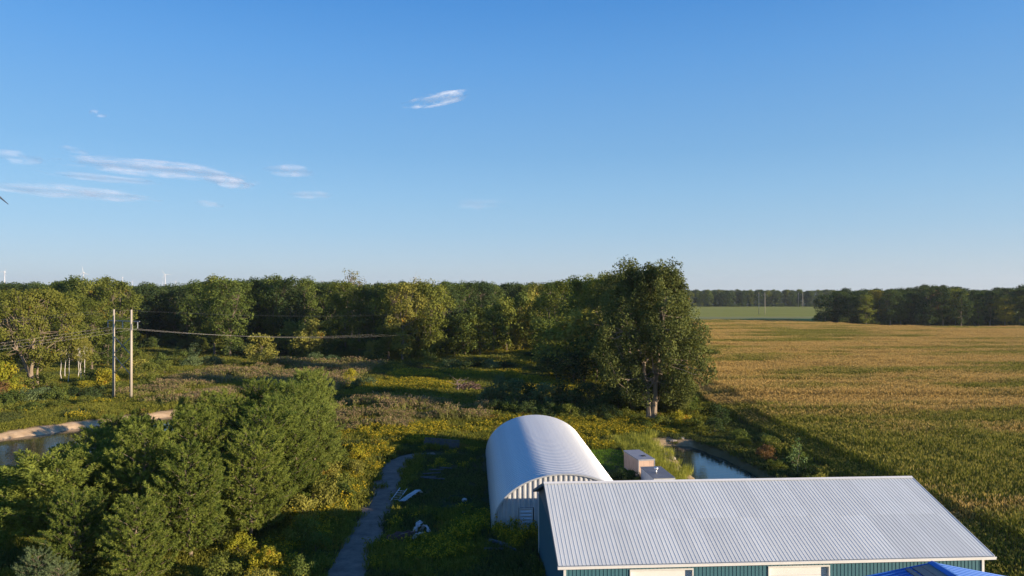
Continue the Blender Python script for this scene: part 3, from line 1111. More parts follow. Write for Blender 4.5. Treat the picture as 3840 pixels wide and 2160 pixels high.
# front row of the left forest: picture column, distance, picture row of the top, kind
ROW = [(-60, 300, 1058, 'dark'), (15, 300, 1060, 'dark'), (85, 290, 1062, 'dark'), (155, 280, 1066, 'green'), (222, 240, 1052, 'green'), (292, 235, 1034, 'green'), (345, 230, 1045, 'olive'), (400, 235, 1040, 'olive'),
       (450, 225, 1050, 'olive'), (495, 262, 1075, 'dark'), (548, 275, 1066, 'dark'), (600, 285, 1079, 'dark'), (655, 280, 1082, 'dark'), (700, 272, 1066, 'dark'), (752, 255, 1050, 'green'),
       (805, 228, 1036, 'olive'), (862, 222, 1042, 'green'), (918, 245, 1046, 'green'), (972, 252, 1040, 'dark'), (1028, 246, 1034, 'green'), (1085, 240, 1040, 'dark'), (1142, 246, 1036, 'green'),
       (1200, 265, 1062, 'dark'), (1247, 258, 1058, 'green'), (1292, 232, 1052, 'olive'), (1345, 222, 1066, 'olive'), (1402, 222, 1068, 'dark'), (1458, 216, 1062, 'olive'), (1512, 210, 1058, 'pale'),
       (1568, 218, 1048, 'pale'), (1616, 216, 1058, 'olive'), (1664, 240, 1058, 'dark'), (1712, 255, 1060, 'green'), (1760, 265, 1054, 'dark'), (1805, 275, 1056, 'dark'), (1852, 290, 1066, 'green'),
       (1905, 300, 1058, 'dark'), (1958, 300, 1062, 'green'), (2010, 290, 1062, 'pale'), (2062, 230, 1060, 'green'), (2112, 205, 1046, 'olive'), (2176, 186, 1034, 'green'), (2236, 215, 1048, 'dark')]
for i, (px, d, yt, kind) in enumerate(ROW):
    h = z_at(yt, d)
    plant_tree("forest_tree", "%s broadleaf tree, %s from the left along the forest edge" % (WORDS[kind], ordinal(i)), "tree",
               FOREST[kind][i % 4], (px_x(px, d), d), rng.random() * 6.28, h / 24, group="trees along the near edge of the forest")
plant_tree("bare_topped_tree", "thin crowned tree with see-through greyish top rising above the forest skyline", "tree", SPARSE, (px_x(1322, 262), 262), 1.0, z_at(1010, 262) / 24)
plant_tree("bare_topped_tree", "half bare grey tree among the pale green trees at the middle of the forest edge", "tree", SPARSE, (px_x(1560, 250), 250), 2.4, z_at(1040, 250) / 24)
back = 0
for d in (295, 335, 390, 470):
    for px in np.arange(-180 + d % 60, 2330, 58):
        if d < 330 and 1830 < px < 2060:
            continue
        x = px_x(px + rng.normal() * 12, d)
        yt = 1064 + rng.normal() * 5 + (10 if 470 < px < 720 else 0) - (8 if 780 < px < 1180 else 0)
        plant_tree("forest_tree", "dark treetop closing the gaps behind the near edge of the left forest", "tree", FOREST[('dark', 'green', 'dark')[back % 3]][back % 4],
                   (x, d + rng.normal() * 12), rng.random() * 6.28, z_at(yt, d) / 24, group="trees deeper inside the left forest")
        back += 1
# lower trees and saplings in front of the forest edge
LOWTREES = [(1705, 226, 1190, 'olive', 1.1), (1745, 229, 1175, 'green', 1.0), (1800, 232, 1150, 'olive', 1.0), (1850, 240, 1140, 'green', 1.0), (1900, 246, 1120, 'olive', .9), (1985, 258, 1095, 'pale', .8), (1945, 256, 1098, 'green', .8), (2020, 246, 1110, 'olive', .9), (1165, 222, 1198, 'pale', 1.25), (1228, 225, 1225, 'green', 0.8), (1098, 232, 1205, 'olive', 1.2), (1278, 228, 1280, 'green', .8), (1318, 222, 1290, 'green', .8), (1390, 208, 1278, 'pale', .7), (1350, 226, 1262, 'olive', 1.),
            (1430, 212, 1270, 'olive', 1.0), (538, 262, 1255, 'pale', .7), (575, 255, 1265, 'green', .8), (980, 196, 1252, 'pale', 1.25), (905, 225, 1290, 'olive', .9), (848, 230, 1296, 'willow', 1.1),
            (730, 226, 1285, 'willow', 1.3), (668, 228, 1300, 'green', 1.1), (760, 234, 1268, 'olive', 1.2), (1740, 245, 1205, 'pale', 1.0), (1690, 240, 1225, 'green', .9), (1780, 238, 1215, 'pale', 1.1), (1850, 262, 1215, 'green', 1.0),
            (1960, 250, 1180, 'pale', 1.0), (1925, 262, 1230, 'green', 1.0), (2003, 248, 1200, 'olive', .8), (2045, 200, 1190, 'green', 1.1), (2075, 182, 1215, 'olive', 1.2), (2135, 168, 1185, 'olive', 1.25),
            (2190, 160, 1160, 'pale', 1.15), (2235, 158, 1200, 'green', 1.2), (2085, 165, 1300, 'dark', 1.5), (2150, 155, 1320, 'dark', 1.5), (2060, 188, 1290, 'dark', 1.6), (1520, 215, 1290, 'dark', 1.2), (1590, 222, 1285, 'green', 1.2), (1650, 235, 1290, 'dark', 1.2)]
for i, (px, d, yt, kind, wd) in enumerate(sorted(LOWTREES)):
    h = z_at(yt, d)
    plant_tree("low_tree", "%s low tree, %s from the left in front of the forest edge" % (WORDS[kind], ordinal(i)), "tree", LOWK[kind][i % 2],
               (px_x(px, d), d), rng.random() * 6.28, (h / 9 * wd, h / 9 * wd, h / 9), group="low trees in front of the forest edge")

# ---- giant cottonwood and its neighbours
GIANT = proto(11, L_COTTON, bark_pale, H=25.2, R_=10.0, zb=4.0, n_clump=330, n_leaf=210, leaf=0.34, rc=1.2, cz=1.45, limb=0.3, top=0.82, clear=(0, 1.6, 9.5), n_limb=34, lobes=7, trunk_r=0.50, fork=True, fill=0.3, sticks=40)
plant_tree("cottonwood_tree", "giant two-stemmed cottonwood towering at the corner of the corn field", "tree", GIANT, (22.4, 114.5), 0.0, 1.0)
NB = proto(12, L_COTTON, bark_pale, H=24, R_=7.5, zb=2.5, n_clump=190, n_leaf=170, leaf=0.38, rc=1.4, top=1.0, n_limb=20, trunk_r=0.34, fill=0.3)
plant_tree("cottonwood_tree", "dark full tree standing just behind and to the left side of the giant cottonwood", "tree", NB, (px_x(2335, 150), 150), 0.6, z_at(1018, 150) / 24)
plant_tree("cottonwood_tree", "rounded tree between the giant cottonwood and the forest edge trees", "tree", recolor(NB, L_OLIVE), (px_x(2262, 178), 178), 2.6, z_at(1034, 178) / 24)
plant_tree("cottonwood_tree", "low full crown filling the right flank of the giant cottonwood", "tree", recolor(NB, L_COTTON), (27.8, 118.5), 4.0, (0.58, 0.58, 0.66))

# ---- cluster at the left picture edge
LBIG = proto(21, L_OLIVE, bark_pale, H=22, R_=9.8, zb=5.5, n_clump=185, n_leaf=100, leaf=0.42, rc=1.4, top=1.0, limb=0.30, n_limb=22, trunk_r=0.46, fill=0.15, sticks=50, clear=(-0.5, 2.6, 11.5), stems_at=[((0, 0, 0), (0.9, -0.6, 18.0)), ((-0.1, 0, 2.6), (-4.6, -1.0, 13.0))])
plant_tree("cottonwood_tree", "large pale-barked forked tree beside the pond with bare upper twigs", "tree", recolor(LBIG, foliage("leaf_left_big", (0.05, 0.062, 0.014), (0.15, 0.155, 0.032), tint=(0.34, 0.17, 0.02), tint_at=0.72, scale=0.3)), (px_x(122, 151), 151), 0.0, z_at(1080, 151) / 22)
for px, d, yt, kind, lab in ((272, 206, 1092, 'olive', "tall olive tree behind the white birch trunks"), (345, 186, 1118, 'olive', "olive tree between the birches and the wooden poles"),
                             (20, 222, 1090, 'olive', "broad olive tree behind the forked pale-barked tree"), (190, 208, 1088, 'pale', "yellowish tree on the pole side of the forked tree"), (-70, 215, 1096, 'green', "green tree cut by the picture edge near the forked tree"),
                             (405, 196, 1172, 'green', "round green tree just behind the left wooden pole"), (455, 188, 1185, 'green', "dense green tree showing between the two wooden poles")):
    plant_tree("broadleaf_tree", lab, "tree", FOREST[kind][(px // 7) % 4], (px_x(px, d), d), rng.random() * 6, z_at(yt, d) / 24 * np.array([1.1, 1.1, 1.0]), group="trees around the poles")
BIRCH = proto(31, L_PALE, bark_birch, H=13, R_=1.9, zb=6.5, n_clump=24, n_leaf=55, leaf=0.36, rc=0.8, n_limb=6, trunk_r=0.12)
for i, (px, d) in enumerate(((231, 164), (245, 172), (258, 162), (295, 170), (305, 160), (321, 163))):
    plant_tree("birch_tree", "slim white-trunked birch, %s from the left of six" % ordinal(i), "tree", BIRCH, (px_x(px, d), d), i * 1.1, z_at(1262, d) / 13, group="white birches beside the pale forked tree")
plant_tree("broadleaf_tree", "slender mottled-trunk tree immediately beside the forked tree", "tree", proto(33, L_OLIVE, bark_pale, H=14, R_=2.6, zb=6.5, n_clump=26, n_leaf=60, leaf=0.4, rc=1.0, n_limb=6, trunk_r=0.24), (px_x(143, 156), 156), 1, 1.1, group="trees around the poles")

# ---- shrubs
SHR = [proto(40 + i, L_GREEN, bark, H=3.2, R_=2.0, zb=0.1, n_clump=30, n_leaf=60, leaf=0.24, rc=0.62, top=0.8, n_limb=5, trunk_r=0.05, fill=0.3) for i in range(3)]
SHK = {"green": SHR, "olive": [recolor(b_, L_OLIVE) for b_ in SHR], "dark": [recolor(b_, L_DARK) for b_ in SHR], "pale": [recolor(b_, L_PALE) for b_ in SHR],
       "yellow": [recolor(b_, L_YELLOW) for b_ in SHR], "willow": [recolor(b_, L_BLUE) for b_ in SHR], "rust": [recolor(b_, L_RUST) for b_ in SHR]}


def shrubs(lst, where, group):
    for i, (x, y, h, w, kind) in enumerate(sorted(lst)):
        plant_tree("shrub", "%s shrub, %s from the left %s" % (WORDS[kind], ordinal(i), where), "shrub", SHK[kind][i % 3], (x, y), i * 1.7, (w / 2.0, w / 2.0, h / 3.2), group=group)


P_ = lambda px, d, h, w, k: (px_x(px, d), d, h, w, k)
shrubs([P_(1830, 128, 4.6, 2.2, 'willow'), P_(1880, 131, 5.6, 2.4, 'willow'), P_(1935, 127, 5.2, 2.5, 'willow'), P_(1990, 130, 5.0, 2.4, 'dark'), P_(2045, 126, 4.6, 2.6, 'willow'), P_(2100, 129, 4.8, 2.6, 'dark'),
        P_(2150, 124, 4.2, 2.8, 'dark'), P_(2205, 126, 4.6, 2.8, 'dark'), P_(2260, 122, 4.4, 3.0, 'dark'), P_(2320, 124, 5.0, 3.2, 'dark'), P_(2370, 121, 4.0, 2.6, 'olive'), P_(2500, 122, 4.0, 2.6, 'olive'), P_(2545, 121, 4.2, 2.6, 'olive'),
        P_(1860, 119, 2.6, 1.8, 'dark'), P_(1920, 118, 2.8, 1.9, 'green'), P_(1985, 117, 2.6, 2.0, 'dark'), P_(2060, 116, 2.6, 1.9, 'dark'), P_(2130, 115, 2.6, 2.0, 'olive'), P_(2200, 116, 2.8, 2.1, 'dark'), P_(2280, 115, 2.6, 2.0, 'dark'),
        P_(2392, 113, 1.8, 1.6, 'olive'), P_(2590, 122, 3.0, 2.2, 'green'), P_(2440, 124, 6.5, 3.4, 'dark'), P_(2300, 128, 7.0, 3.4, 'dark')],
       "in the thicket left of the cottonwood foot", "thicket between the hut and the cottonwood")
shrubs([P_(1375, 212, 3.6, 3.0, 'dark'), P_(1420, 208, 3.2, 3.2, 'dark'), P_(1180, 212, 3.2, 3.0, 'willow'), P_(1240, 206, 2.6, 2.6, 'willow'), P_(1480, 196, 2.0, 3.0, 'olive'), P_(1560, 192, 2.0, 3.4, 'dark'), P_(1690, 192, 2.8, 4.0, 'willow'),
        P_(1740, 190, 2.8, 3.6, 'dark'), P_(1790, 192, 3.0, 3.6, 'dark'), P_(1840, 190, 2.8, 3.4, 'willow'), P_(1890, 193, 2.6, 3.4, 'dark'), P_(1580, 184, 1.8, 3.0, 'rust'), P_(1255, 184, 1.6, 2.6, 'rust'), P_(1300, 158, 1.7, 1.9, 'willow'),
        P_(1345, 150, 2.6, 1.9, 'willow'), P_(1385, 154, 2.2, 2.0, 'willow'), P_(1318, 156, 4.0, 1.5, 'yellow'), P_(1150, 170, 1.8, 2.4, 'yellow'), P_(1735, 258, 3.0, 3.0, 'dark'), P_(1985, 224, 2.0, 2.0, 'dark')],
       "scattered over the middle meadow", "shrubs scattered in the meadow")
shrubs([P_(30, 128, 3.0, 2.6, 'green'), P_(95, 132, 3.2, 2.6, 'willow'), P_(165, 134, 2.8, 2.6, 'willow'), P_(228, 134, 3.0, 2.4, 'green'), P_(290, 138, 2.8, 2.2, 'dark'), P_(352, 138, 3.0, 2.4, 'dark'), P_(320, 130, 1.8, 2.0, 'olive'),
        P_(210, 126, 1.8, 2.2, 'olive'), P_(120, 122, 1.8, 2.4, 'green'), P_(-10, 120, 2.4, 2.4, 'olive'), P_(20, 148, 7.5, 3.0, 'yellow'), P_(45, 140, 4.4, 2.6, 'yellow'), P_(5, 136, 3.6, 2.4, 'rust'), P_(350, 158, 4.4, 3.0, 'green'),
        P_(395, 156, 4.0, 2.8, 'yellow'), P_(560, 162, 4.6, 3.0, 'olive'), P_(520, 170, 4.6, 3.2, 'pale'), P_(620, 176, 3.8, 3.0, 'olive'), P_(600, 188, 4.6, 3.0, 'green'), P_(540, 152, 2.6, 2.4, 'olive'), P_(440, 146, 2.4, 2.6, 'olive'),
        P_(505, 196, 5.0, 3.4, 'olive'), P_(720, 196, 3.8, 3.2, 'willow'), P_(690, 205, 3.6, 3.0, 'green'), P_(800, 205, 3.0, 3.2, 'willow'), P_(860, 196, 2.4, 3.0, 'olive'), P_(180, 150, 3.6, 2.8, 'olive'), P_(250, 152, 1.6, 2.2, 'olive'), P_(80, 148, 3.8, 2.6, 'olive'), P_(318, 152, 1.8, 2.2, 'yellow')],
       "around the pole feet and the far pond bank", "shrubs by the poles and far pond bank")
shrubs([(-17.2, 58, 2.6, 1.5, 'olive'), (-18.4, 62, 2.8, 1.6, 'pale'), (-17.6, 66.5, 3.4, 1.5, 'pale'), (-19.2, 69, 2.8, 1.6, 'olive'), (-17.3, 72, 2.4, 1.4, 'olive'), (-18.8, 75, 2.6, 1.5, 'pale'), (-17.4, 79, 1.9, 1.3, 'pale'), (-19.6, 82, 2.4, 1.6, 'olive'),
        (-21.4, 86, 2.2, 1.6, 'olive'), (-18.7, 87, 1.8, 1.4, 'yellow'), (-15.6, 63, 1.9, 1.1, 'pale'), (-15.4, 56, 1.7, 1.0, 'green'), (-15.0, 50.5, 1.8, 1.1, 'green'), (-18, 52, 1.9, 1.3, 'yellow'), (-20.4, 50, 2.2, 1.4, 'olive'), (-17.0, 48, 1.8, 1.2, 'pale'), (-21.2, 55.4, 1.8, 1.2, 'yellow'),
        (-16.4, 69, 2.2, 1.1, 'green')], "between the pines and the gravel path", "shrubs between the pines and the path")
shrubs([(11.5, 76.6, 1.7, 1.0, 'dark'), (12.6, 75.2, 1.8, 1.1, 'dark'), (13.0, 73.6, 1.4, 0.9, 'olive'), (15.4, 76.3, 1.3, 0.8, 'rust')], "at the feet of the two box bodies", "shrubs at the box bodies")
shrubs([(29.5, 103, 2.4, 1.7, 'dark'), (31.5, 98, 1.9, 1.6, 'green'), (33.2, 92, 2.0, 1.5, 'olive'), (30.6, 94, 1.5, 1.3, 'olive'), (31.4, 87.5, 1.8, 1.4, 'rust'), (33.6, 84, 2.0, 1.6, 'green'), (30.6, 82, 1.5, 1.3, 'olive'), (32.4, 78, 2.0, 1.5, 'dark'), (30.4, 72, 1.9, 1.4, 'olive'),
        (27.5, 106.5, 2.4, 1.8, 'olive'), (25.8, 109, 2.6, 1.8, 'yellow'), (31.6, 110, 3.2, 2.2, 'dark'), (22.5, 108, 2.0, 1.5, 'olive'), (20.0, 106, 1.8, 1.4, 'olive'), (34.0, 96, 1.7, 1.4, 'dark'), (32.0, 74.0, 1.8, 1.3, 'pale')], "along the field side of the ditch", "shrubs along the ditch")
SAP = proto(50, foliage("leaf_sapling", (0.10, 0.15, 0.05), (0.20, 0.26, 0.10), scale=0.6), bark_pale, H=4.4, R_=0.95, zb=0.8, n_clump=22, n_leaf=12, leaf=0.22, rc=0.42, n_limb=8, trunk_r=0.05)
plant_tree("sapling", "young light green sapling at the corn edge just above the barn ridge", "tree", SAP, (31.9, 79.5), 0, 1.0)

# ---- brush pile
bp = Geo()
for i in range(150):
    a_ = rng.random() * 6.28
    r0 = rng.random() ** 0.6
    c = np.array([r0 * 3.6 * math.cos(a_), r0 * 2.2 * math.sin(a_), (1 - r0) * 2.2 * rng.random() + 0.2])
    d = unit(1)[0] * np.array([1, 1, 0.5]) * (1.0 + rng.random() * 1.2)
    bp.tube(bend(c - d * 0.5, c + d * 0.5 + np.array([0, 0, 0.25]), 0.0, 4, 0.08), np.linspace(0.07, 0.02, 4), 4, cap=False)
bpo = tag(bp.build("brush_pile", solid("brush_twigs", (0.17, 0.10, 0.075), (0.10, 0.055, 0.05), 0.95, scale=1.5)), "heap of reddish-brown dead branches left of the thicket in the meadow", "brush pile")
bpo.location = (px_x(1765, 149), 149, 0)
ds = Geo()
ds.tube([(0, 0, 0), (0.1, 0, 1.4), (-0.1, 0, 2.6)], [0.22, 0.17, 0.12], 6)
for i in range(9):
    z_ = 1.0 + i * 0.2
    ds.tube(bend((0, 0, z_), (rng.normal() * 1.3, rng.normal(), z_ + 0.7 + rng.random()), 0.0, 4, 0.08), np.linspace(0.07, 0.02, 4), 4, cap=False)
dso = tag(ds.build("dead_snag", deadwood), "pale broken snag with bare twigs beside the brush pile", "dead tree")
dso.location = (px_x(1716, 146), 146, 0)

# ---- pines of the plantation
PINE = [proto(200 + i, NEEDLE, bark_pale, make_pine, H=10, R_=r_, tuft=0.50) for i, r_ in enumerate((3.5, 3.9, 3.3))]
PSOFT = proto(210, NEEDLE2, bark_pale, make_pine, H=10, R_=3.9, tuft=0.52, soft=True)
PFRONT = proto(220, NEEDLE, bark_pale, make_pine, H=7.7, R_=3.6, tuft=0.56, zb=0.24)
plant_tree("pine_tree", "bushy pine with a bare pale trunk base standing alone in front of the plantation", "tree", PFRONT, (-35.4, 55.5), 1.0, np.array([1.28, 1.28, 1.0]))
PINES = [(-29.5, 57, 9.6), (-24.6, 54.5, 8.9), (-30.5, 49.5, 6.4), (-25.6, 48.4, 6.6), (-21.9, 59.5, 8.6), (-23.2, 66, 9.6), (-29.0, 65, 9.5), (-34.6, 66.5, 8.7), (-40.3, 68.5, 7.3), (-39.0, 75.5, 7.3), (-24.2, 73.5, 9.6),
         (-30.0, 75, 9.2), (-34.4, 82.5, 8.9), (-25.2, 82, 9.9), (-31.3, 88, 9.5), (-26.6, 92.5, 10.1), (-33.4, 60.8, 7.9), (-44.0, 78.5, 6.8), (-33.6, 74.2, 8.5), (-20.6, 67.6, 7.4), (-21.8, 78.5, 8.0)]
for i, (x, y, h) in enumerate(sorted(PINES, key=lambda t: t[1])):
    pr = PSOFT if (x > -27.5 and y > 70) else PINE[i % 3]
    side = "path side" if x > -26 else ("pond side" if x < -34 else "middle")
    plant_tree("pine_tree", "%s pine on the %s of the plantation, %s nearest" % ("tall" if h > 9.9 else "medium" if h > 8 else "short", side, ordinal(i)), "tree", pr, (x, y), i * 2.1, h / 10, group="plantation pines")
plant_tree("pine_tree", "dark young pine alone on the pond bank, left of the plantation", "tree", PINE[1], (-47.2, 74.5), 0.4, 0.47)
for i, (px, d, yt) in enumerate(((508, 96, 1512), (545, 98, 1522), (690, 97, 1497))):
    plant_tree("pine_tree", "thin-topped young pine, %s from the left of three against the sandy bank" % ordinal(i), "tree", PINE[2], (px_x(px, d), d), i, (z_at(yt, d) / 10 * 0.6, z_at(yt, d) / 10 * 0.6, z_at(yt, d) / 10), group="young pines against the sandy bank")
SPR = proto(230, foliage("spruce_needle", (0.07, 0.10, 0.05), (0.15, 0.19, 0.09), scale=0.8), bark_pale, make_pine, H=3.4, R_=1.5, tuft=0.26, n_whorl=10)
for i, (x, y) in enumerate(((-31.4, 47.2), (-29.8, 46.6))):
    plant_tree("spruce_tree", ("small grey-green spruce, the one nearer the picture edge at bottom" if i == 0 else "small grey-green spruce on the pine side at bottom"), "tree", SPR, (x, y), i * 2, 1.0 - i * 0.2)

# ---- right hand wood across the corn field
RW = []
for i, px in enumerate(np.arange(3095, 4060, 48)):
    d = 452 - (px - 3095) * 0.03
    yt = float(np.interp(px, [3070, 3150, 3300, 3400, 3470, 3560, 3650, 3700, 3780, 4000], [1098, 1092, 1086, 1090, 1072, 1078, 1088, 1092, 1078, 1075]))
    RW.append((px + rng.normal() * 8, d + rng.normal() * 4, yt + 8 + rng.normal() * 6, i))
kinds = ['dark', 'dark', 'dark', 'olive', 'gold', 'dark', 'green', 'dark', 'dark', 'dark', 'olive', 'dark', 'green', 'dark', 'gold', 'dark', 'olive', 'dark', 'green', 'dark', 'dark']
for px, d, yt, i in RW:
    k_ = kinds[i % len(kinds)]
    plant_tree("wood_tree", "%s tree, %s from the left in the wood beyond the corn" % (WORDS[k_], ordinal(i)), "tree", FOREST[k_][(i * 3) % 4], (px_x(px, d), d), i * 1.3, z_at(yt, d) / 24 * np.array([1.25, 1.25, 1.0]), group="front trees of the wood beyond the corn")
for r_, (d, dy) in enumerate(((468, 2), (488, -1), (512, -2))):
    for px in np.arange(3120 + r_ * 14, 4080, 56):
        yt = float(np.interp(px, [3070, 3150, 3300, 3400, 3470, 3560, 3650, 3700, 3780, 4000], [1098, 1090, 1086, 1088, 1066, 1074, 1086, 1094, 1076, 1072])) + dy + rng.normal() * 3
        plant_tree("wood_tree", "dark treetop behind the front trees of the wood beyond the corn", "tree", FOREST['dark'][(int(px) + r_) % 4], (px_x(px, d), d + rng.normal() * 5), rng.random() * 6, z_at(yt, d) / 24 * np.array([1.2, 1.2, 1.0]), group="trees inside the wood beyond the corn")
plant_tree("wood_tree", "orange tinged treetop rising inside the wood beyond the corn", "tree", FOREST['orange'][0], (px_x(3500, 466), 466), 0.3, z_at(1086, 466) / 24)
plant_tree("wood_tree", "low round dark tree standing in front of the wood beyond the corn", "tree", LOWK['dark'][0], (px_x(3470, 438), 438), 0.3, z_at(1136, 438) / 9 * np.array([1.25, 1.25, 1.0]))

# ------------------------------------------------------------------ scattered ground cover (stuff) by geometry nodes


def scatter(name, pts, sources, rot, scale, idx, label=None):
    """one object whose points carry copies of small plant meshes"""
    me = bpy.data.meshes.new(name)
    me.vertices.add(len(pts))
    me.vertices.foreach_set("co", np.asarray(pts, float).ravel())
    for nm, ty, arr in (("rz", 'FLOAT', rot), ("sc", 'FLOAT_VECTOR', scale), ("ix", 'INT', idx)):
        a_ = me.attributes.new(nm, ty, 'POINT')
        if ty == 'FLOAT_VECTOR':
            a_.data.foreach_set("vector", np.asarray(arr, np.float32).ravel())
        else:
            a_.data.foreach_set("value", np.asarray(arr, np.int32 if ty == 'INT' else np.float32))
    o = obj(name, me)
    ng_ = bpy.data.node_groups.new(name, 'GeometryNodeTree')
    ng_.interface.new_socket('Geometry', in_out='INPUT', socket_type='NodeSocketGeometry')
    ng_.interface.new_socket('Geometry', in_out='OUTPUT', socket_type='NodeSocketGeometry')
    N, Lk = ng_.nodes, ng_.links.new
    gi, go = N.new('NodeGroupInput'), N.new('NodeGroupOutput')
    ip = N.new('GeometryNodeInstanceOnPoints')
    join = N.new('GeometryNodeJoinGeometry')
    for me_ in reversed(sources):
        so = bpy.data.objects.new(me_.name + "_source", me_)
        oi_ = N.new('GeometryNodeObjectInfo')
        oi_.inputs[0].default_value = so
        oi_.inputs[1].default_value = True
        Lk(oi_.outputs['Geometry'], join.inputs[0])
    Lk(gi.outputs[0], ip.inputs['Points'])
    Lk(join.outputs[0], ip.inputs['Instance'])
    ip.inputs['Pick Instance'].default_value = True

    def attr(nm, ty):
        x = N.new('GeometryNodeInputNamedAttribute')
        x.data_type = ty
        x.inputs[0].default_value = nm
        return x.outputs['Attribute']
    Lk(attr("ix", 'INT'), ip.inputs['Instance Index'])
    cx_ = N.new('ShaderNodeCombineXYZ')
    Lk(attr("rz", 'FLOAT'), cx_.inputs[2])
    Lk(cx_.outputs[0], ip.inputs['Rotation'])
    Lk(attr("sc", 'FLOAT_VECTOR'), ip.inputs['Scale'])
    Lk(ip.outputs[0], go.inputs[0])
    md = o.modifiers.new("scatter", 'NODES')
    md.node_group = ng_
    return tag(o, label, kind='stuff')


def blade_clump(seed, n, r_, h, lean, w, mats, flower=0.0, fsize=0.1, leafy=0.0, leaf=0.16, plume=False, fl_mat=1):
    global rng
    keep = rng
    rng = np.random.default_rng(seed)
    G = Geo()
    a_ = rng.random(n) * 6.28
    rr = r_ * np.sqrt(rng.random(n))
    base = np.stack([rr * np.cos(a_), rr * np.sin(a_), np.zeros(n)], -1)
    hh = h * (0.6 + 0.55 * rng.random(n))
    d = np.stack([rng.normal(size=n) * lean, rng.normal(size=n) * lean, np.ones(n)], -1)
    tip = base + d * hh[:, None]
    tone = rng.random(n)
    mid = (base + tip) / 2
    dn = d / np.linalg.norm(d, axis=1, keepdims=True)
    G.cards(mid, np.cross(dn, rng.normal(size=(n, 3))), np.linalg.norm(tip - base, axis=1), tone, aspect=w / h, along=dn)
    if leafy:
        k = int(n * leafy)
        i = rng.integers(0, n, k)
        f = 0.25 + 0.7 * rng.random(k)
        pos = base[i] + (tip - base)[i] * f[:, None] + rng.normal(size=(k, 3)) * 0.07
        G.cards(pos, unit(k) + np.array([0, 0, 0.5]), leaf * (0.6 + 0.8 * rng.random(k)), tone[i] * 0.6 + rng.random(k) * 0.4, aspect=0.5)
    if flower:
        k = int(n * flower)
        i = rng.permutation(n)[:k]
        for _ in range(3):
            pos = tip[i] + rng.normal(size=(k, 3)) * np.array([fsize * 0.5, fsize * 0.5, fsize * 0.45]) - np.array([0, 0, fsize * 0.3])
            if plume:
                G.cards(pos, rng.normal(size=(k, 3)), fsize * 1.8, rng.random(k), mat=fl_mat, aspect=0.33, along=dn[i] + rng.normal(size=(k, 3)) * 0.2)
            else:
                G.cards(pos, unit(k) + np.array([0, 0, 0.8]), fsize * (0.7 + 0.6 * rng.random(k)), rng.random(k), mat=fl_mat, aspect=0.8)
    rng = keep
    return G.mesh("tuft", mats)


W_A = foliage("weed_leaf", (0.065, 0.080, 0.014), (0.21, 0.20, 0.036), tint=(0.26, 0.16, 0.05), tint_at=0.66, scale=0.09, trans=0.3, spread=0.5, rand=0.0)
W_B = foliage("weed_dark", (0.038, 0.052, 0.018), (0.108, 0.122, 0.036), scale=0.12, trans=0.3, spread=0.5, rand=0.0)
GOLD = foliage("goldenrod_flower", (0.26, 0.20, 0.020), (0.46, 0.34, 0.030), scale=0.4, trans=0.35, rand=0.0)
GLEAF = foliage("goldenrod_leaf", (0.060, 0.080, 0.012), (0.18, 0.18, 0.026), scale=0.2, trans=0.3, rand=0.0)
REEDL = foliage("reed_leaf", (0.095, 0.105, 0.028), (0.22, 0.215, 0.065), scale=0.15, trans=0.3, rand=0.0)
PLUME = foliage("reed_plume", (0.14, 0.098, 0.055), (0.26, 0.19, 0.105), scale=0.2, trans=0.3, rand=0.0)
GRASSM = foliage("lawn_blade", (0.060, 0.125, 0.016), (0.145, 0.235, 0.034), scale=0.5, trans=0.3, rand=0.0)
TALLG = foliage("tall_grass", (0.12, 0.145, 0.024), (0.30, 0.29, 0.06), scale=0.3, trans=0.3, rand=0.0)
# corn: leaves turn from green to straw in long bands over the field, tassels tan


def corn_mat(name, green_d, green_l, straw_d, straw_l, bias):
    m, n, l, out = new_mat(name)
    at = n.new("ShaderNodeAttribute")
    at.attribute_name = "tone"
    f = noise_node(n, l, 0.045, 6.0, 'World', (0.24, 1.0, 0.0), 0.62)
    f = math_node(n, l, 'ADD', math_node(n, l, 'MULTIPLY', f, 2.3), -0.66)
    # distance from the headland along world Y: green near the ditch, straw further out
    sx = n.new("ShaderNodeSeparateXYZ")
    l.new(n.new("ShaderNodeNewGeometry").outputs["Position"], sx.inputs[0])
    gr = n.new("ShaderNodeMapRange")
    gr.inputs[1].default_value = 55
    gr.inputs[2].default_value = 150
    gr.inputs[3].default_value = -0.17
    gr.inputs[4].default_value = 0.05
    l.new(sx.outputs[1], gr.inputs[0])
    s = math_node(n, l, 'ADD', f, gr.outputs[0])
    s = math_node(n, l, 'ADD', s, bias)
    s = math_node(n, l, 'ADD', s, math_node(n, l, 'MULTIPLY', math_node(n, l, 'SUBTRACT', at.outputs["Fac"], 0.5), 0.10))
    k = ramp_node(n, l, s, ((0.42, (0, 0, 0)), (0.56, (1, 1, 1))))
    g_ = mix_rgb(n, l, at.outputs["Fac"], green_d, green_l)
    st = mix_rgb(n, l, at.outputs["Fac"], straw_d, straw_l)
    col = mix_rgb(n, l, k, g_, st)
    d = n.new("ShaderNodeBsdfDiffuse")
    t = n.new("ShaderNodeBsdfTranslucent")
    l.new(col, d.inputs[0])
    l.new(col, t.inputs[0])
    ms = n.new("ShaderNodeMixShader")
    ms.inputs[0].default_value = 0.3
    l.new(d.outputs[0], ms.inputs[1])
    l.new(t.outputs[0], ms.inputs[2])
    l.new(ms.outputs[0], out.inputs[0])
    return m


CORNL = corn_mat("corn_leaf", (0.095, 0.120, 0.016), (0.27, 0.265, 0.042), (0.31, 0.215, 0.06), (0.62, 0.42, 0.13), 0.0)
CORNT = corn_mat("corn_tassel", (0.21, 0.20, 0.040), (0.40, 0.34, 0.08), (0.46, 0.31, 0.095), (0.70, 0.48, 0.18), 0.03)


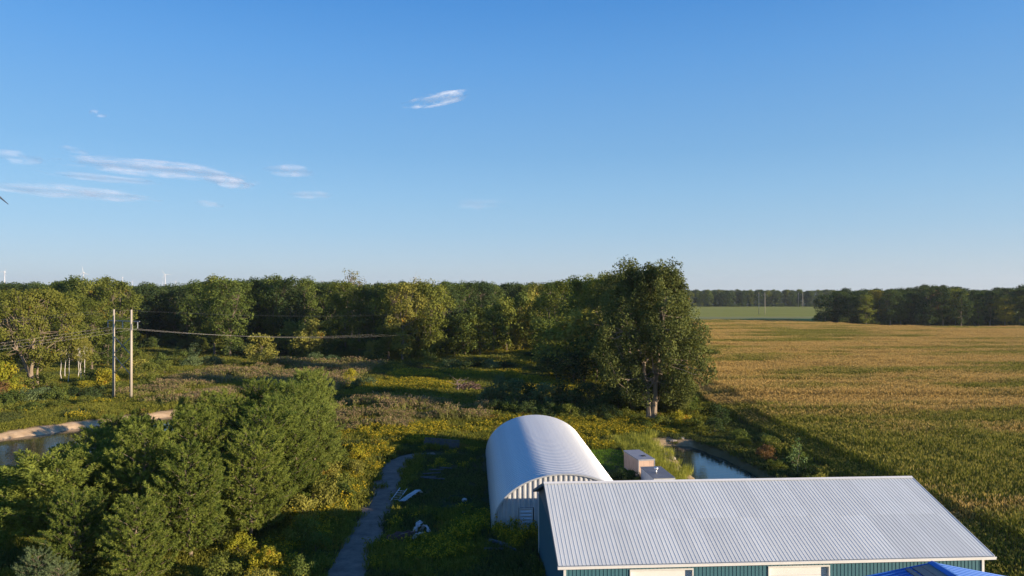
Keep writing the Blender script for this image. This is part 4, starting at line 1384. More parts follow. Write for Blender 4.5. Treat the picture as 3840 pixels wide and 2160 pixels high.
def corn_patch(seed, size=3.0):
    global rng
    keep = rng
    rng = np.random.default_rng(seed)
    G = Geo()
    xs = np.arange(-size / 2 + 0.375, size / 2, 0.75)
    ys = np.arange(-size / 2 + 0.12, size / 2, 0.24)
    X, Y = np.meshgrid(xs, ys)
    X = X.ravel() + rng.normal(size=X.size) * 0.06
    Y = Y.ravel() + rng.normal(size=Y.size) * 0.05
    k = len(X)
    h = 2.15 * (0.88 + 0.24 * rng.random(k))
    tone = rng.random(k)
    base = np.stack([X, Y, np.zeros(k)], -1)
    # stalk
    up = np.tile([0, 0, 1.0], (k, 1)) + rng.normal(size=(k, 3)) * 0.04
    G.cards(base + np.array([0, 0, 1]) * (h * 0.5)[:, None], np.cross(up, rng.normal(size=(k, 3))), h, tone, aspect=0.03, along=up)
    # arching leaves
    for j, f in enumerate((0.42, 0.56, 0.68, 0.80, 0.90)):
        az = rng.random(k) * 6.28
        d = np.stack([np.cos(az), np.sin(az), 0.75 + rng.normal(size=k) * 0.25 + 0.5 * (f > .75)], -1)
        d /= np.linalg.norm(d, axis=1, keepdims=True)
        L_ = 0.62 - 0.12 * (f > 0.85)
        p0 = base + np.stack([0 * h, 0 * h, h * f], -1)
        G.cards(p0 + d * L_ * 0.5, np.cross(d, np.stack([-np.sin(az), np.cos(az), 0 * az], -1)) + rng.normal(size=(k, 3)) * 0.15, L_, np.clip(tone * 0.5 + rng.random(k) * 0.5, 0, 1), aspect=0.17, along=d)
    # tassels
    for j in range(3):
        d = np.stack([rng.normal(size=k) * 0.28, rng.normal(size=k) * 0.28, np.ones(k)], -1)
        p0 = base + np.stack([0 * h, 0 * h, h * 0.97], -1)
        G.cards(p0 + d * 0.17, np.cross(d, rng.normal(size=(k, 3))), 0.36, rng.random(k), mat=1, aspect=0.20, along=d)
    rng = keep
    return G.mesh("corn_patch", [CORNL, CORNT])


def in_view(x, y, m_=20.0):
    return (np.abs(x) < y * 0.722 + m_) & (y > 20)


def blocked(x, y, pad=0.0):
    """true where buildings, water, path or box bodies stand"""
    c_, s_ = math.cos(BARN[2]), math.sin(BARN[2])
    lx, ly = (x - BARN[0]) * c_ + (y - BARN[1]) * s_, -(x - BARN[0]) * s_ + (y - BARN[1]) * c_
    b_ = (lx > 0.2 - pad) & (lx < LB - 0.2 + pad) & (ly > 0.2 - pad) & (ly < 2 * WB + pad)
    c_, s_ = math.cos(0.055), math.sin(0.055)
    lx, ly = (x - 4.55) * c_ + (y - 61.3) * s_, -(x - 4.55) * s_ + (y - 61.3) * c_
    b_ |= (np.abs(lx) < QA + 0.35 + pad) & (ly > -0.4 - pad) & (ly < QL + 0.2 + pad)
    b_ |= (x > 13.2) & (x < 16.4) & (y > 77.6) & (y < 83.2)
    b_ |= (x > 13.4) & (x < 16.4) & (y > 69.4) & (y < 75)
    b_ |= (x > 11) & (x < 24) & (y < 31)
    b_ |= poly_sd(x, y, DITCH) > -0.9
    b_ |= poly_sd(x, y, POND) > -0.7
    b_ |= (poly_sd(x, y, POND) > -2.4) & (y > 98) & (x < -48) & (x > -80)
    b_ |= (line_dist(x, y, PATH) < 1.1 + 0.5 * vnoise(x, y, 1.1, 61)) & ~((y > 69) & (y < 80) & (vnoise(x, y, 0.9, 62) > 0.80))
    return b_


def jitter_grid(x0, x1, y0, y1, step):
    X, Y = np.meshgrid(np.arange(x0, x1, step), np.arange(y0, y1, step))
    X = X.ravel() + (rng.random(X.size) - 0.5) * step * 1.1
    Y = Y.ravel() + (rng.random(Y.size) - 0.5) * step * 1.1
    k_ = in_view(X, Y)
    return X[k_], Y[k_]


# corn field
X, Y = jitter_grid(30, 372, 42, 470, 3.0)
X2, Y2 = np.meshgrid(np.arange(34.5, 372, 2.92), np.arange(40, 482, 2.92))
X, Y = X2.ravel(), Y2.ravel()
far_edge = np.interp(X, [100, 190, 210, 300, 372], [484, 484, 398, 388, 382])
ok = in_view(X, Y, 12) & (X > FIELD_X(Y) + (vnoise(X, Y, 6, 31) - 0.5) * 2.5 + 0.2) & (Y < far_edge)
X, Y = X[ok], Y[ok]
k = len(X)
bd_ = np.clip((X - FIELD_X(Y) - 1.0 + (vnoise(X, Y, 4, 36) - 0.5) * 3) / 5, 0.62, 1)
hs = 0.80 + 0.25 * vnoise(X * 0.25, Y, 6, 32) + 0.20 * vnoise(X * 0.4, Y, 3.5, 33)
scatter("corn_field", np.stack([X, Y, np.zeros(k)], -1), [corn_patch(300 + i) for i in range(4)], (rng.integers(0, 2, k) * np.pi + rng.normal(size=k) * 0.03),
        np.stack([np.ones(k), np.ones(k), hs * bd_ * (0.95 + 0.1 * rng.random(k))], -1), rng.integers(0, 4, k), "ripening corn, straw coloured with green bands")

# meadow: near and far tufts, kinds by zone
weedA = [blade_clump(400 + i, 46, 0.62, 0.75, 0.28, 0.07, [W_A], leafy=2.4) for i in range(3)]
weedB = [blade_clump(410 + i, 40, 0.6, 0.65, 0.30, 0.07, [W_B], leafy=3.0) for i in range(2)]
gold = [blade_clump(420 + i, 44, 0.6, 1.0, 0.14, 0.05, [GLEAF, GOLD], flower=0.28, fsize=0.16, leafy=3.2) for i in range(3)]
reed = [blade_clump(430 + i, 60, 0.75, 1.75, 0.13, 0.06, [REEDL, PLUME], flower=0.4, fsize=0.17, plume=True, leafy=1.8, leaf=0.3) for i in range(3)]
lawn = [blade_clump(440 + i, 70, 0.6, 0.16, 0.6, 0.03, [GRASSM]) for i in range(2)]
tall = [blade_clump(450 + i, 80, 0.6, 0.95, 0.22, 0.035, [TALLG]) for i in range(2)]


def zone_gold(x, y):
    z = 0.0 * x
    near = (y > 92) & (y < 113) & (x > -26) & (x < 24)
    z = np.where(near, 0.42 + 0.18 * (x > 5), z)
    z = np.where((y > 146) & (y < 166) & (x > -34) & (x < -13), 0.98, z)
    z = np.where((y > 172) & (y < 184) & (x > -30) & (x < 2), 0.78, z)
    z = np.where((y > 196) & (y < 204) & (x > -6) & (x < 20), 0.7, z)
    z = np.where((y > 236) & (y < 276) & (x > -16) & (x < 16), 0.7, z)
    z = np.where((y > 140) & (y < 172) & (x > 2) & (x < 16), 0.75, z)
    z = np.where((x > -20) & (x < -15.4) & (y > 45) & (y < 92), 0.62, z)
    z = np.where((x > -10.5) & (x < 3) & (y > 44) & (y < 68), 0.55, z)
    z = np.where((x > -11.5) & (x < -8) & (y > 76) & (y < 92), 0.35, z)
    z = np.where((y > 112) & (y < 150) & (x < -62), 0.38, z)
    z = np.where((y > 150) & (y < 176) & (x > -62) & (x < -40), 0.35, z)
    return z


def zone_reed(x, y):
    z = 0.0 * x
    z = np.where((y > 113) & (y < 131) & (x > -34) & (x < -4), 0.68, z)
    z = np.where((y > 104) & (y < 114) & (x > -34) & (x < -14), 0.5, z)
    z = np.where((y > 140) & (y < 200) & (x > -78) & (x < -36), 0.62, z)
    z = np.where((y > 128) & (y < 141) & (x > -76) & (x < -48), 0.45, z)
    return z


def place(step, x0, x1, y0, y1, s_mul, tag_):
    X, Y = jitter_grid(x0, x1, y0, y1, step)
    ok = ~blocked(X, Y) & (X < FIELD_X(Y) + 1.0)
    X, Y = X[ok], Y[ok]
    nz = vnoise(X, Y, 4.5 * s_mul, 41) * 0.6 + vnoise(X, Y, 1.7 * s_mul, 42) * 0.4
    nz2 = vnoise(X, Y, 7 * s_mul, 43) * 0.6 + vnoise(X, Y, 2.2 * s_mul, 44) * 0.4
    lawn_z = (X > 8.5) & (X < 14.4) & (Y > 56) & (Y < 93)
    tall_z = (X > 13.5) & (X < 22) & (Y > 56) & (Y < 101) & ~lawn_z
    bank_z = (poly_sd(X, Y, DITCH) > -2.0 - 1.0 * vnoise(X, Y, 1.5, 46)) & (X < 25.2) & (Y > 58)
    is_reed = (nz < zone_reed(X, Y) * 0.9)
    is_gold = ~is_reed & (nz2 < zone_gold(X, Y) * 0.85)
    yard = (X > -10.8) & (X < -1.5) & (Y > 66) & (Y < 93)
    dark = (nz < 0.42) | yard | ((X > 24) & (Y < 112) & (nz2 < 0.46))
    kind = np.where(dark, 1, 0)
    kind = np.where(is_gold, 2, kind)
    kind = np.where(is_reed, 3, kind)
    kind = np.where(tall_z, 5, kind)
    kind = np.where(lawn_z, 4, kind)
    kind = np.where(yard & (nz2 < 0.3), 2, kind)
    keepm = ~(bank_z & (rng.random(len(X)) < 0.72)) & ~(yard & (rng.random(len(X)) < 0.2))
    X, Y, kind, nz = X[keepm], Y[keepm], kind[keepm], nz[keepm]
    Z = ground_z(X, Y)
    out_ = {}
    for kk in range(6):
        s_ = kind == kk
        out_[kk] = (X[s_], Y[s_], Z[s_], s_mul)
    return out_


zones = [place(0.78, -112, 36, 34, 116, 1.0, "near"), place(1.25, -125, 37, 116, 196, 1.45, "mid"), place(1.9, -200, 40, 196, 300, 2.1, "far")]
for kk, nm, src, hsc, lab in ((0, "meadow_weeds", weedA, 1.0, "olive and straw coloured meadow weeds"), (1, "undergrowth", weedB, 1.0, "dark green low weeds"), (2, "goldenrod", gold, 1.0, "yellow flowering goldenrod"),
                              (3, "reed_grass", reed, 0.85, "brown plumed reeds"), (4, "lawn_grass", lawn, 1.0, "short bright green grass between the hut and the box bodies"), (5, "tall_grass", tall, 1.0, "tall pale grass on the ditch bank")):
    P, S, Rz, Ix = [], [], [], []
    for zn in zones:
        x, y, z, sm = zn[kk]
        if not len(x):
            continue
        P.append(np.stack([x, y, z - 0.03], -1))
        sv = 0.75 + 0.5 * rng.random(len(x))
        hv = hsc * (0.5 + 0.75 * vnoise(x, y, 5, 50 + kk)) * sv
        S.append(np.stack([sv * sm, sv * sm, hv * (1 + (sm - 1) * 0.35) * np.where((x > -11) & (x < -1.5) & (y > 66) & (y < 93) & (kk < 3), 0.55, 1.0)], -1))
        Rz.append(rng.random(len(x)) * 6.28)
        Ix.append(rng.integers(0, len(src), len(x)))
    if P:
        scatter(nm, np.concatenate(P), src, np.concatenate(Rz), np.concatenate(S), np.concatenate(Ix), lab)

# bushy understorey along the forest foot and far woods that read as one mass
ux = rng.uniform(-190, 60, 900)
uy = 206 + rng.random(900) ** 1.3 * 110
edge_d = np.interp(1920 + ux / uy * 2660, [0, 480, 500, 720, 780, 950, 1180, 1300, 1600, 1700, 1860, 1990, 2050, 2130, 2300], [205, 215, 255, 262, 232, 222, 240, 222, 215, 236, 270, 290, 225, 190, 190])
ok = in_view(ux, uy, 15) & (uy > edge_d - 4)
ux, uy = ux[ok], uy[ok]
k = len(ux)
sv = 0.8 + 0.9 * rng.random(k)
scatter("forest_undergrowth", np.stack([ux, uy, np.zeros(k)], -1), [own_mesh(SHK['dark'][0]), own_mesh(SHK['olive'][1]), own_mesh(SHK['green'][2])], rng.random(k) * 6, np.stack([sv * 1.3, sv * 1.3, sv], -1), rng.integers(0, 3, k), "dim bushes at the foot of the forest")
fx, fy, fh = [], [], []
for d, x0, x1, st, htop in ((1085, 150, 640, 9, 1091), (1110, 100, 900, 11, 1089), (1150, 60, 960, 12, 1088), (1500, -1200, 1300, 15, 1091), (1800, -1500, 1500, 17, 1091)):
    xs = np.arange(x0, x1, st) + rng.normal(size=len(np.arange(x0, x1, st))) * 3
    fx.append(xs)
    fy.append(d + rng.normal(size=len(xs)) * 8)
    fh.append(z_at(htop, d) / 24 * (0.93 + 0.14 * rng.random(len(xs))))
fx, fy, fh = map(np.concatenate, (fx, fy, fh))
k = len(fx)
scatter("far_woods", np.stack([fx, fy, np.zeros(k)], -1), [own_mesh(FOREST['dark'][0]), own_mesh(FOREST['green'][1]), own_mesh(FOREST['dark'][2]), own_mesh(FOREST['olive'][3])], rng.random(k) * 6, np.stack([fh * 1.25, fh * 1.25, fh], -1), rng.integers(0, 4, k), "distant woods along the horizon")
xs = rng.uniform(150, 640, 260)
scatter("far_undergrowth", np.stack([xs, 1072 + rng.random(260) * 8, np.zeros(260)], -1), [own_mesh(SHK['dark'][0]), own_mesh(SHK['olive'][1])], rng.random(260) * 6, np.full((260, 3), 1.7), (rng.random(260) < 0.25).astype(int), "low brush at the foot of the distant woods")

xs = rng.uniform(208, 400, 420)
ys = 446 + rng.random(420) * 40
scatter("wood_undergrowth", np.stack([xs, ys, np.zeros(420)], -1), [own_mesh(SHK['dark'][0]), own_mesh(SHK['dark'][1]), own_mesh(SHK['olive'][2])], rng.random(420) * 6, np.stack([1.6 + rng.random(420)] * 3, -1), rng.integers(0, 3, 420), "dim bushes at the foot of the wood beyond the corn")

# ------------------------------------------------------------------ power line
pole_wood = solid("pole_wood", (0.52, 0.45, 0.36), (0.38, 0.33, 0.27), 0.85, scale=1.2, stretch=(1, 1, 0.15), spec=0.15)
steel = solid("line_steel", (0.22, 0.23, 0.25), rough=0.45, metal=0.5)
wire_m = solid("wire", (0.50, 0.47, 0.42), rough=0.4, metal=0.3)
insul = solid("insulator", (0.45, 0.47, 0.48), rough=0.3)
LD = np.array([0.494, 0.870])      # line direction
LN = np.array([0.870, -0.494])     # across the line


def pole_pair(name, label, x, y, h, detail=True, sp=5.6):
    t = thing(name, label, "power pole", (x, y, 0), 0.0, "twin wooden power pole structures")
    q = LN * sp / 2
    for s_ in (-1, 1):
        g = Geo().tube([(q[0] * s_, q[1] * s_, -0.4), (q[0] * s_, q[1] * s_, h)], [0.27, 0.17], 10)
        g.build("pole", pole_wood, t, smooth=True)
    za = h - 2.2
    e = LN * 5.1
    Geo().bar((-e[0] + LD[0] * 0.2, -e[1] + LD[1] * 0.2, za), (e[0] + LD[0] * 0.2, e[1] + LD[1] * 0.2, za), 0.12, 0.18).build("crossarm", steel, t)
    for k_ in (-1, 0, 1):
        p = LN * 4.75 * k_
        g = Geo()
        for i in range(7):
            z0 = za - 0.12 - i * 0.17
            g.tube([(p[0], p[1], z0), (p[0], p[1], z0 - 0.05), (p[0], p[1], z0 - 0.16)], [0.05, 0.11, 0.04], 8)
        g.build("insulator", insul, t)
    if detail:
        for z0, z1 in ((h - 5.2, h - 8.6), (h - 8.9, h - 12.4)):
            for s_ in (-1, 1):
                Geo().bar((q[0] * s_, q[1] * s_, z0), (-q[0] * s_, -q[1] * s_, z1), 0.10).build("brace", steel, t)
    return t


PB = np.array([px_x(460, 136), 136.0])
pole_pair("power_pole", "twin weathered wooden poles with crossarm and cross braces beside the pond", *PB, 17.4)
steps = {}
for k_, lab in ((4, "twin wooden poles on the green field right of the giant cottonwood"), (6, "small far twin poles in front of the distant woods")):
    xy = {4: (px_x(2857, 685), 685.0), 6: (px_x(3002, 980), 980.0)}[k_]
    pole_pair("power_pole", lab, *xy, 21.0, True, 5.6)
    steps[k_] = xy
pts = {-1: PB - LD * 158, 0: PB, 1: PB + LD * 158, 2: PB + LD * 316, 3: PB + LD * 474}
pole_pair("power_pole", "twin wooden poles hidden behind the forest trees on the line", *pts[1], 17.4, False)


def wire(nm, lab, a, b, sag, grp, r_=0.009):
    a, b = np.array(a, float), np.array(b, float)
    t = np.linspace(0, 1, 40)[:, None]
    p = a * (1 - t) + b * t
    p[:, 2] -= 4 * sag * (t * (1 - t))[:, 0]
    o = Geo().tube(p, r_, 5).build(nm, wire_m if nm == 'power_line' else steel)
    tag(o, lab, "wire", grp)


WN = {-1: "farther outer", 0: "middle", 1: "nearer outer"}
for k_, nm in ((-1, "pond side conductor"), (0, "middle conductor"), (1, "barn side conductor")):
    o_ = LN * 4.75 * k_
    zc = 17.4 - 2.2 - 1.35
    wire("power_line", "%s running from the twin poles off the picture edge over the forked tree" % nm, (*(PB + o_), zc), (*(pts[-1] + o_), zc), 4.6, "power line wires beside the pond")
    wire("power_line", "%s sagging from the twin poles towards the cottonwood" % nm, (*(PB + o_), zc), (*(pts[1] + o_), zc), 5.2, "power line wires over the meadow")
for s_, nm in ((-1, "pond side"), (1, "barn side")):
    o_ = LN * 2.8 * s_
    wire("ground_wire", "thin %s shield wire strung from the pole tops over the meadow" % nm, (*(PB + o_), 17.3), (*(pts[1] + o_), 17.3), 3.0, "shield wires", 0.004)
    wire("ground_wire", "thin %s shield wire strung from the pole tops off the picture edge" % nm, (*(PB + o_), 17.3), (*(pts[-1] + o_), 17.3), 3.0, "shield wires", 0.004)

# ------------------------------------------------------------------ wind turbines
turb_white = solid("turbine_white", (0.62, 0.63, 0.65), rough=0.5)
turb_grey = solid("turbine_grey", (0.10, 0.12, 0.16), rough=0.5)


def turbine(label, px, d, zh, blade, rot, face=0.0, blade_mat=None, x=None):
    t = thing("wind_turbine", label, "wind turbine", (px_x(px, d) if x is None else x, d, 0), face, "wind turbines on the horizon")
    Geo().tube([(0, 0, 0), (0, 0, zh - 1.5)], [2.6, 1.5], 14).build("tower", turb_white, t, smooth=True)
    Geo().box(-2, 2, -4.5, 6.5, zh - 2, zh + 2).build("nacelle", turb_white, t)
    Geo().tube([(0, -6.8, zh), (0, -6.0, zh), (0, -4.5, zh)], [0.5, 1.6, 2.0], 12).build("hub", turb_white, t)
    for k_ in range(3):
        a_ = R(rot + 120 * k_)
        dx, dz = math.sin(a_), math.cos(a_)
        g = Geo()
        ts_ = np.array([0.02, 0.1, 0.2, 0.5, 0.8, 1.0])
        ws_ = np.array([1.0, 1.4, 2.0, 1.3, 0.75, 0.2]) * blade / 40
        V = []
        for tt_, w_ in zip(ts_, ws_):
            c = np.array([dx * blade * tt_, -5.6, zh + dz * blade * tt_])
            s2 = np.array([dz, 0.0, -dx]) * w_
            V += [c - s2 * 0.6, c + np.array([0, -0.35 * w_, 0]), c + s2, c + np.array([0, 0.35 * w_, 0])]
        Q_ = [(i * 4 + j, i * 4 + (j + 1) % 4, (i + 1) * 4 + (j + 1) % 4, (i + 1) * 4 + j) for i in range(5) for j in range(4)]
        g.add(V, Q_)
        g.build("blade", blade_mat or turb_white, t)
    return t


for px, hy, L_, rot, lab in ((17, 1020, 17, 30, "wind turbine at the picture edge above the dark trees"), (313, 1022, 27, 352, "wind turbine half hidden by the highest tree left of the poles"), (459, 1040, 3, 0, "faint tower of a wind turbine above the wooden poles"),
                             (496, 1056, 10, 20, "tiny wind turbine just right of the wooden poles"), (619, 1030, 23, 327, "clearest white wind turbine with raised blades left of centre"), (610, 1058, 8, 40, "tiny wind turbine behind the clearest one"),
                             (659, 1056, 12, 25, "small wind turbine in the dip of the forest skyline"), (1208, 1054, 14, 45, "small grey wind turbine left of the bare topped tree"), (1556, 1040, 25, 14, "wind turbine rotor over the pale trees in the middle"),
                             (1811, 1050, 15, 354, "faint small rotor over the dark trees right of centre"), (2280, 1030, 26, 333, "single blade tip showing over the trees beside the cottonwood")):
    d = min(89.5 * 2660 / (1099 - hy), 5600)
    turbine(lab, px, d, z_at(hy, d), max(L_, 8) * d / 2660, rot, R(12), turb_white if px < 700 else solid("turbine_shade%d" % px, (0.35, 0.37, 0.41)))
turbine("nearest wind turbine, only a dark blade tip entering at the picture edge", 0, 400, 98.5, 46, 129, R(-6), turb_grey, x=-312.6)

# ------------------------------------------------------------------ things lying in the yard
grey_wood = solid("grey_wood", (0.17, 0.17, 0.175), (0.09, 0.09, 0.095), 0.9, scale=4, spec=0.1)


def pallet():
    t = thing("pallet", "", "pallet", (0, 0, 0), 0)
    for i in range(3):
        Geo().box(-0.6, 0.6, -0.5 + i * 0.46, -0.42 + i * 0.46, 0.02, 0.12).build("stringer", grey_wood, t)
    for i in range(7):
        Geo().box(-0.6 + i * 0.184, -0.48 + i * 0.184, -0.5, 0.5, 0.121, 0.142).build("board", grey_wood, t)
    for i in range(3):
        Geo().box(-0.6 + i * 0.54, -0.48 + i * 0.54, -0.5, 0.5, 0.0, 0.019).build("board", grey_wood, t)
    return t


def dup(o, loc, rot, label):
    c = o.copy()
    COL.objects.link(c)
    c.location, c.rotation_euler = loc, rot
    c["label"] = label
    for ch in o.children:
        k_ = ch.copy()
        COL.objects.link(k_)
        k_.parent = c
    return c


p0 = pallet()
k_ = 0
gp = "grey pallets stood in a row behind the yard"
for lvl, lev in ((0, "lower"), (1, "upper")):
    for j, jj in enumerate(("left end", "second", "third", "right end")):
        loc = (px_x(1606 + j * 33, 94.5) + 0.15 * lvl, 94.7 - j * 0.5, 0.36 + lvl * 0.42)
        lab = "grey weathered pallet on its side, %s of the %s course in the pallet row" % (jj, lev)
        if k_ == 0:
            p0.location, p0.rotation_euler = loc, (R(84), 0, -0.2)
            p0["label"] = lab
            p0["group"] = gp
        else:
            dup(p0, loc, (R(80 + 8 * rng.random()), 0, -0.2 + rng.normal() * 0.02), lab)
        k_ += 1
for i, (x, y, z, rz, ln) in enumerate(((-9.0, 79.6, 0.35, 0.05, 2.0), (-8.6, 80.6, 0.5, -0.08, 1.6), (-9.2, 78.2, 0.3, 0.12, 1.7), (-8.5, 77.5, 0.32, -0.12, 2.3), (-7.6, 81.6, 0.45, 0.0, 1.4))):
    o = tag(Geo().box(-ln / 2, ln / 2, -0.07, 0.07, 0, 0.08).build("plank", grey_wood), ["back", "second", "middle", "fourth", "front"][[4, 3, 1, 0, 2].index(i)] + " plank of the loose timber lying in the weeds of the yard", "plank", "loose timber in the yard")
    o.location = (x, y, z)
    o.rotation_euler = (0.1, 0.03 * (i - 2), rz)
# white slatted frames by the path
wf = solid("white_frame_paint", (0.66, 0.68, 0.70), (0.5, 0.52, 0.55), 0.5, scale=2)
t = thing("slatted_frame", "white tubular frame of long bent rails lying at the path edge", "metal frame", (-11.0, 69.6, 0.15), 0.0)
for j in range(5):
    o_ = j * 0.13
    pth = [(0.1 + o_, -0.9, 0.3), (0.7 + o_, 0.2, 0.55), (1.35 + o_ * 0.9, 1.5, 0.7), (1.7 + o_ * 0.5, 2.1, 0.55 - j * 0.06), (1.5 + o_ * 0.4, 2.35, 0.45 - j * 0.06)]
    Geo().tube(pth, 0.03, 6).build("rail", wf, t)
for j in range(4):
    Geo().tube([(0.3 + j * 0.33, -0.55 + j * 0.62, 0.36 + j * 0.1), (0.9 + j * 0.31, -0.6 + j * 0.62, 0.32 + j * 0.1)], 0.02, 5).build("rung", wf, t)
t = thing("slatted_frame", "white ladder-like frame leaning in the weeds next to the bent rails", "metal frame", (-11.9, 70.2, 0.1), 0.0)
Geo().bar((0, -0.6, 0.1), (0.55, 1.9, 0.7), 0.06).build("rail", wf, t)
Geo().bar((0.75, -0.4, 0.1), (1.25, 1.9, 0.6), 0.05).build("rail", wf, t)
for j in range(5):
    f = j / 5
    Geo().bar((0.05 + 0.5 * f, -0.3 + 2.1 * f, 0.16 + 0.5 * f), (0.85 + 0.4 * f, -0.2 + 2.0 * f, 0.16 + 0.42 * f), 0.04).build("rung", wf, t)
# wreck: rusty hull-like shell with torn white sheeting
rust = solid("rusty_shell", (0.055, 0.018, 0.014), (0.09, 0.035, 0.022), 0.8, scale=2)
t = thing("scrap_heap", "dark rusty scrap shell among the weeds with torn white sheeting on it", "scrap heap", (-8.9, 58.6, 0), 0.35)
g = Geo()
nu, nv = 18, 9
V = []
for i in range(nu):
    u = i / (nu - 1)
    for j in range(nv):
        w_ = j / (nv - 1)
        r_ = 0.9 * math.sin(math.pi * u) ** 0.5
        V.append((-1.9 + 3.8 * u, r_ * math.cos(math.pi * w_) * 0.9, 0.15 + r_ * math.sin(math.pi * w_) * 0.75 + 0.12 * rng.normal() * math.sin(math.pi * u)))
g.add(V, [(i * nv + j, (i + 1) * nv + j, (i + 1) * nv + j + 1, i * nv + j + 1) for i in range(nu - 1) for j in range(nv - 1)])
g.build("shell", rust, t, smooth=True)


def crumple(name, w, h, n_, loc, rot, mat_, parent, amp=0.22, hole=0.0, seed=1):
    r_ = np.random.default_rng(seed)
    u, v_ = np.meshgrid(np.linspace(0, 1, n_), np.linspace(0, 1, n_))
    z = amp * (np.sin(u * 9 + r_.random() * 6) * np.cos(v_ * 7 + 2) + 0.6 * r_.normal(size=u.shape))
    P = np.stack([(u - 0.5) * w + 0.05 * r_.normal(size=u.shape), (v_ - 0.5) * h + 0.05 * r_.normal(size=u.shape), z * 0.6 + 0.45 * np.sin(np.pi * u)], -1)
    idx_ = np.arange(n_ * n_).reshape(n_, n_)
    q_ = np.stack([idx_[:-1, :-1], idx_[:-1, 1:], idx_[1:, 1:], idx_[1:, :-1]], -1).reshape(-1, 4)
    q_ = q_[r_.random(len(q_)) > hole]
    o = Geo().add(P.reshape(-1, 3), q_).build(name, mat_, parent)
    o.location, o.rotation_euler = loc, rot
    sm_ = o.modifiers.new("thickness", 'SOLIDIFY')
    sm_.thickness = 0.02
    return o


wsheet = solid("torn_white_sheet", (0.55, 0.55, 0.56), (0.25, 0.25, 0.27), 0.6, scale=3)
crumple("white_sheet", 1.5, 0.38, 9, (1.35, 0.75, 0.85), (0.2, -0.3, 0.9), wsheet, t, 0.12, 0.12, 3)
crumple("white_sheet", 1.3, 0.3, 8, (1.75, 0.0, 0.75), (0.3, 0.2, 1.9), wsheet, t, 0.10, 0.15, 5)
crumple("white_sheet", 1.2, 0.34, 8, (1.1, -0.75, 0.5), (0.3, 0.1, 0.3), wsheet, t, 0.12, 0.18, 8)
Geo().bar((-0.3, -0.1, 0.75), (0.9, -0.2, 0.9), 0.05).build("pole", deadwood, t)
# small odds and ends
g = Geo()
g.tube([(0, 0, 0.0), (0, 0, 0.1), (0, 0, 0.22), (0, 0, 0.3)], [0.22, 0.28, 0.24, 0.1], 9)
o = tag(g.build("bucket", wsheet, smooth=True), "small whitish round lump in the trampled yard beside the hut", "bucket")
o.location = (-4.7, 70.2, 0.0)
o = tag(Geo().bar((-0.5, 0, 0.15), (0.5, 0.15, 0.25), 0.18, 0.07).build("plank", deadwood), "single pale board lying between the white lump and the scrap heap", "plank")
o.location = (-4.8, 65.5, 0.1)
for i, (x, y, rz, ln, r_) in enumerate(((-0.9, 57.5, -0.5, 2.2, 0.13), (-0.3, 56.6, -0.7, 1.8, 0.1), (-1.4, 56.2, 0.2, 1.6, 0.09))):
    o = tag(Geo().tube(bend((-ln / 2, 0, 0.3), (ln / 2, 0, 0.18), 0, 5, 0.02), [r_, r_ * 1.1, r_, r_ * .9, r_ * .8], 7).build("log", grey_wood, smooth=False),
            ["grey log lying nearest the hut corner, thickest of three", "thinner grey log behind the barn corner", "thin grey branch log farthest out in the weeds by the hut corner"][i], "log", "logs at the hut corner")
    o.location = (x, y, 0.1)
    o.rotation_euler = (0, 0, rz)
p1 = dup(p0, (2.25, 60.4, 0.25), (0, 0, 0.05), "grey pallet lying flat as a step under the louvred vent of the hut")
p1["group"] = ""
del p1["group"]
# concrete lumps by the ditch
stone = solid("pale_stone", (0.42, 0.36, 0.30), (0.30, 0.25, 0.2), 0.95, scale=2)
for i, (x, y, s_) in enumerate(((19.6, 90.3, 0.7), (19.9, 88.6, 0.8), (19.2, 92.2, 0.5), (22.6, 99.8, 0.7), (24.0, 100.2, 0.6))):
    g = Geo()
    u = np.linspace(0, np.pi, 5)
    w_ = np.linspace(0, 2 * np.pi, 8, endpoint=False)
    V = [((1 + 0.15 * rng.normal()) * math.sin(a_) * math.cos(b_), (0.7 + 0.1 * rng.normal()) * math.sin(a_) * math.sin(b_), 0.28 * math.cos(a_)) for a_ in u for b_ in w_]
    g.add(V, [(i_ * 8 + j, i_ * 8 + (j + 1) % 8, (i_ + 1) * 8 + (j + 1) % 8, (i_ + 1) * 8 + j) for i_ in range(4) for j in range(8)])
    o = tag(g.build("stone", stone), ["flat pale slab of stone, middle of three on the near bank of the ditch", "flat pale stone, closest to the barn on the near bank of the ditch", "small flat stone, farthest of three on the near ditch bank",
                                     "pinkish stone lump at the head of the ditch, nearer the lawn", "stone lump at the head of the ditch, nearer the corn"][i], "stone", "stones at the ditch")
    o.location = (x, y, float(ground_z(np.array([x]), np.array([y]))[0]) + 0.08)
    o.scale = (s_, s_, s_)
    o.rotation_euler = (0, 0, i)

# ------------------------------------------------------------------ light haze over the plain
hz, hn, hl, hout = new_mat("haze_air")
vol = hn.new("ShaderNodeVolumePrincipled")
vol.inputs["Color"].default_value = (0.86, 0.93, 1.0, 1)
vol.inputs["Density"].default_value = 0.00006
vol.inputs["Anisotropy"].default_value = 0.2
hl.new(vol.outputs[0], hout.inputs["Volume"])
tag(Geo().box(-9200, 9200, -900, 9200, -3.5, 215).build("haze", hz), "thin haze over the plain", kind='stuff')

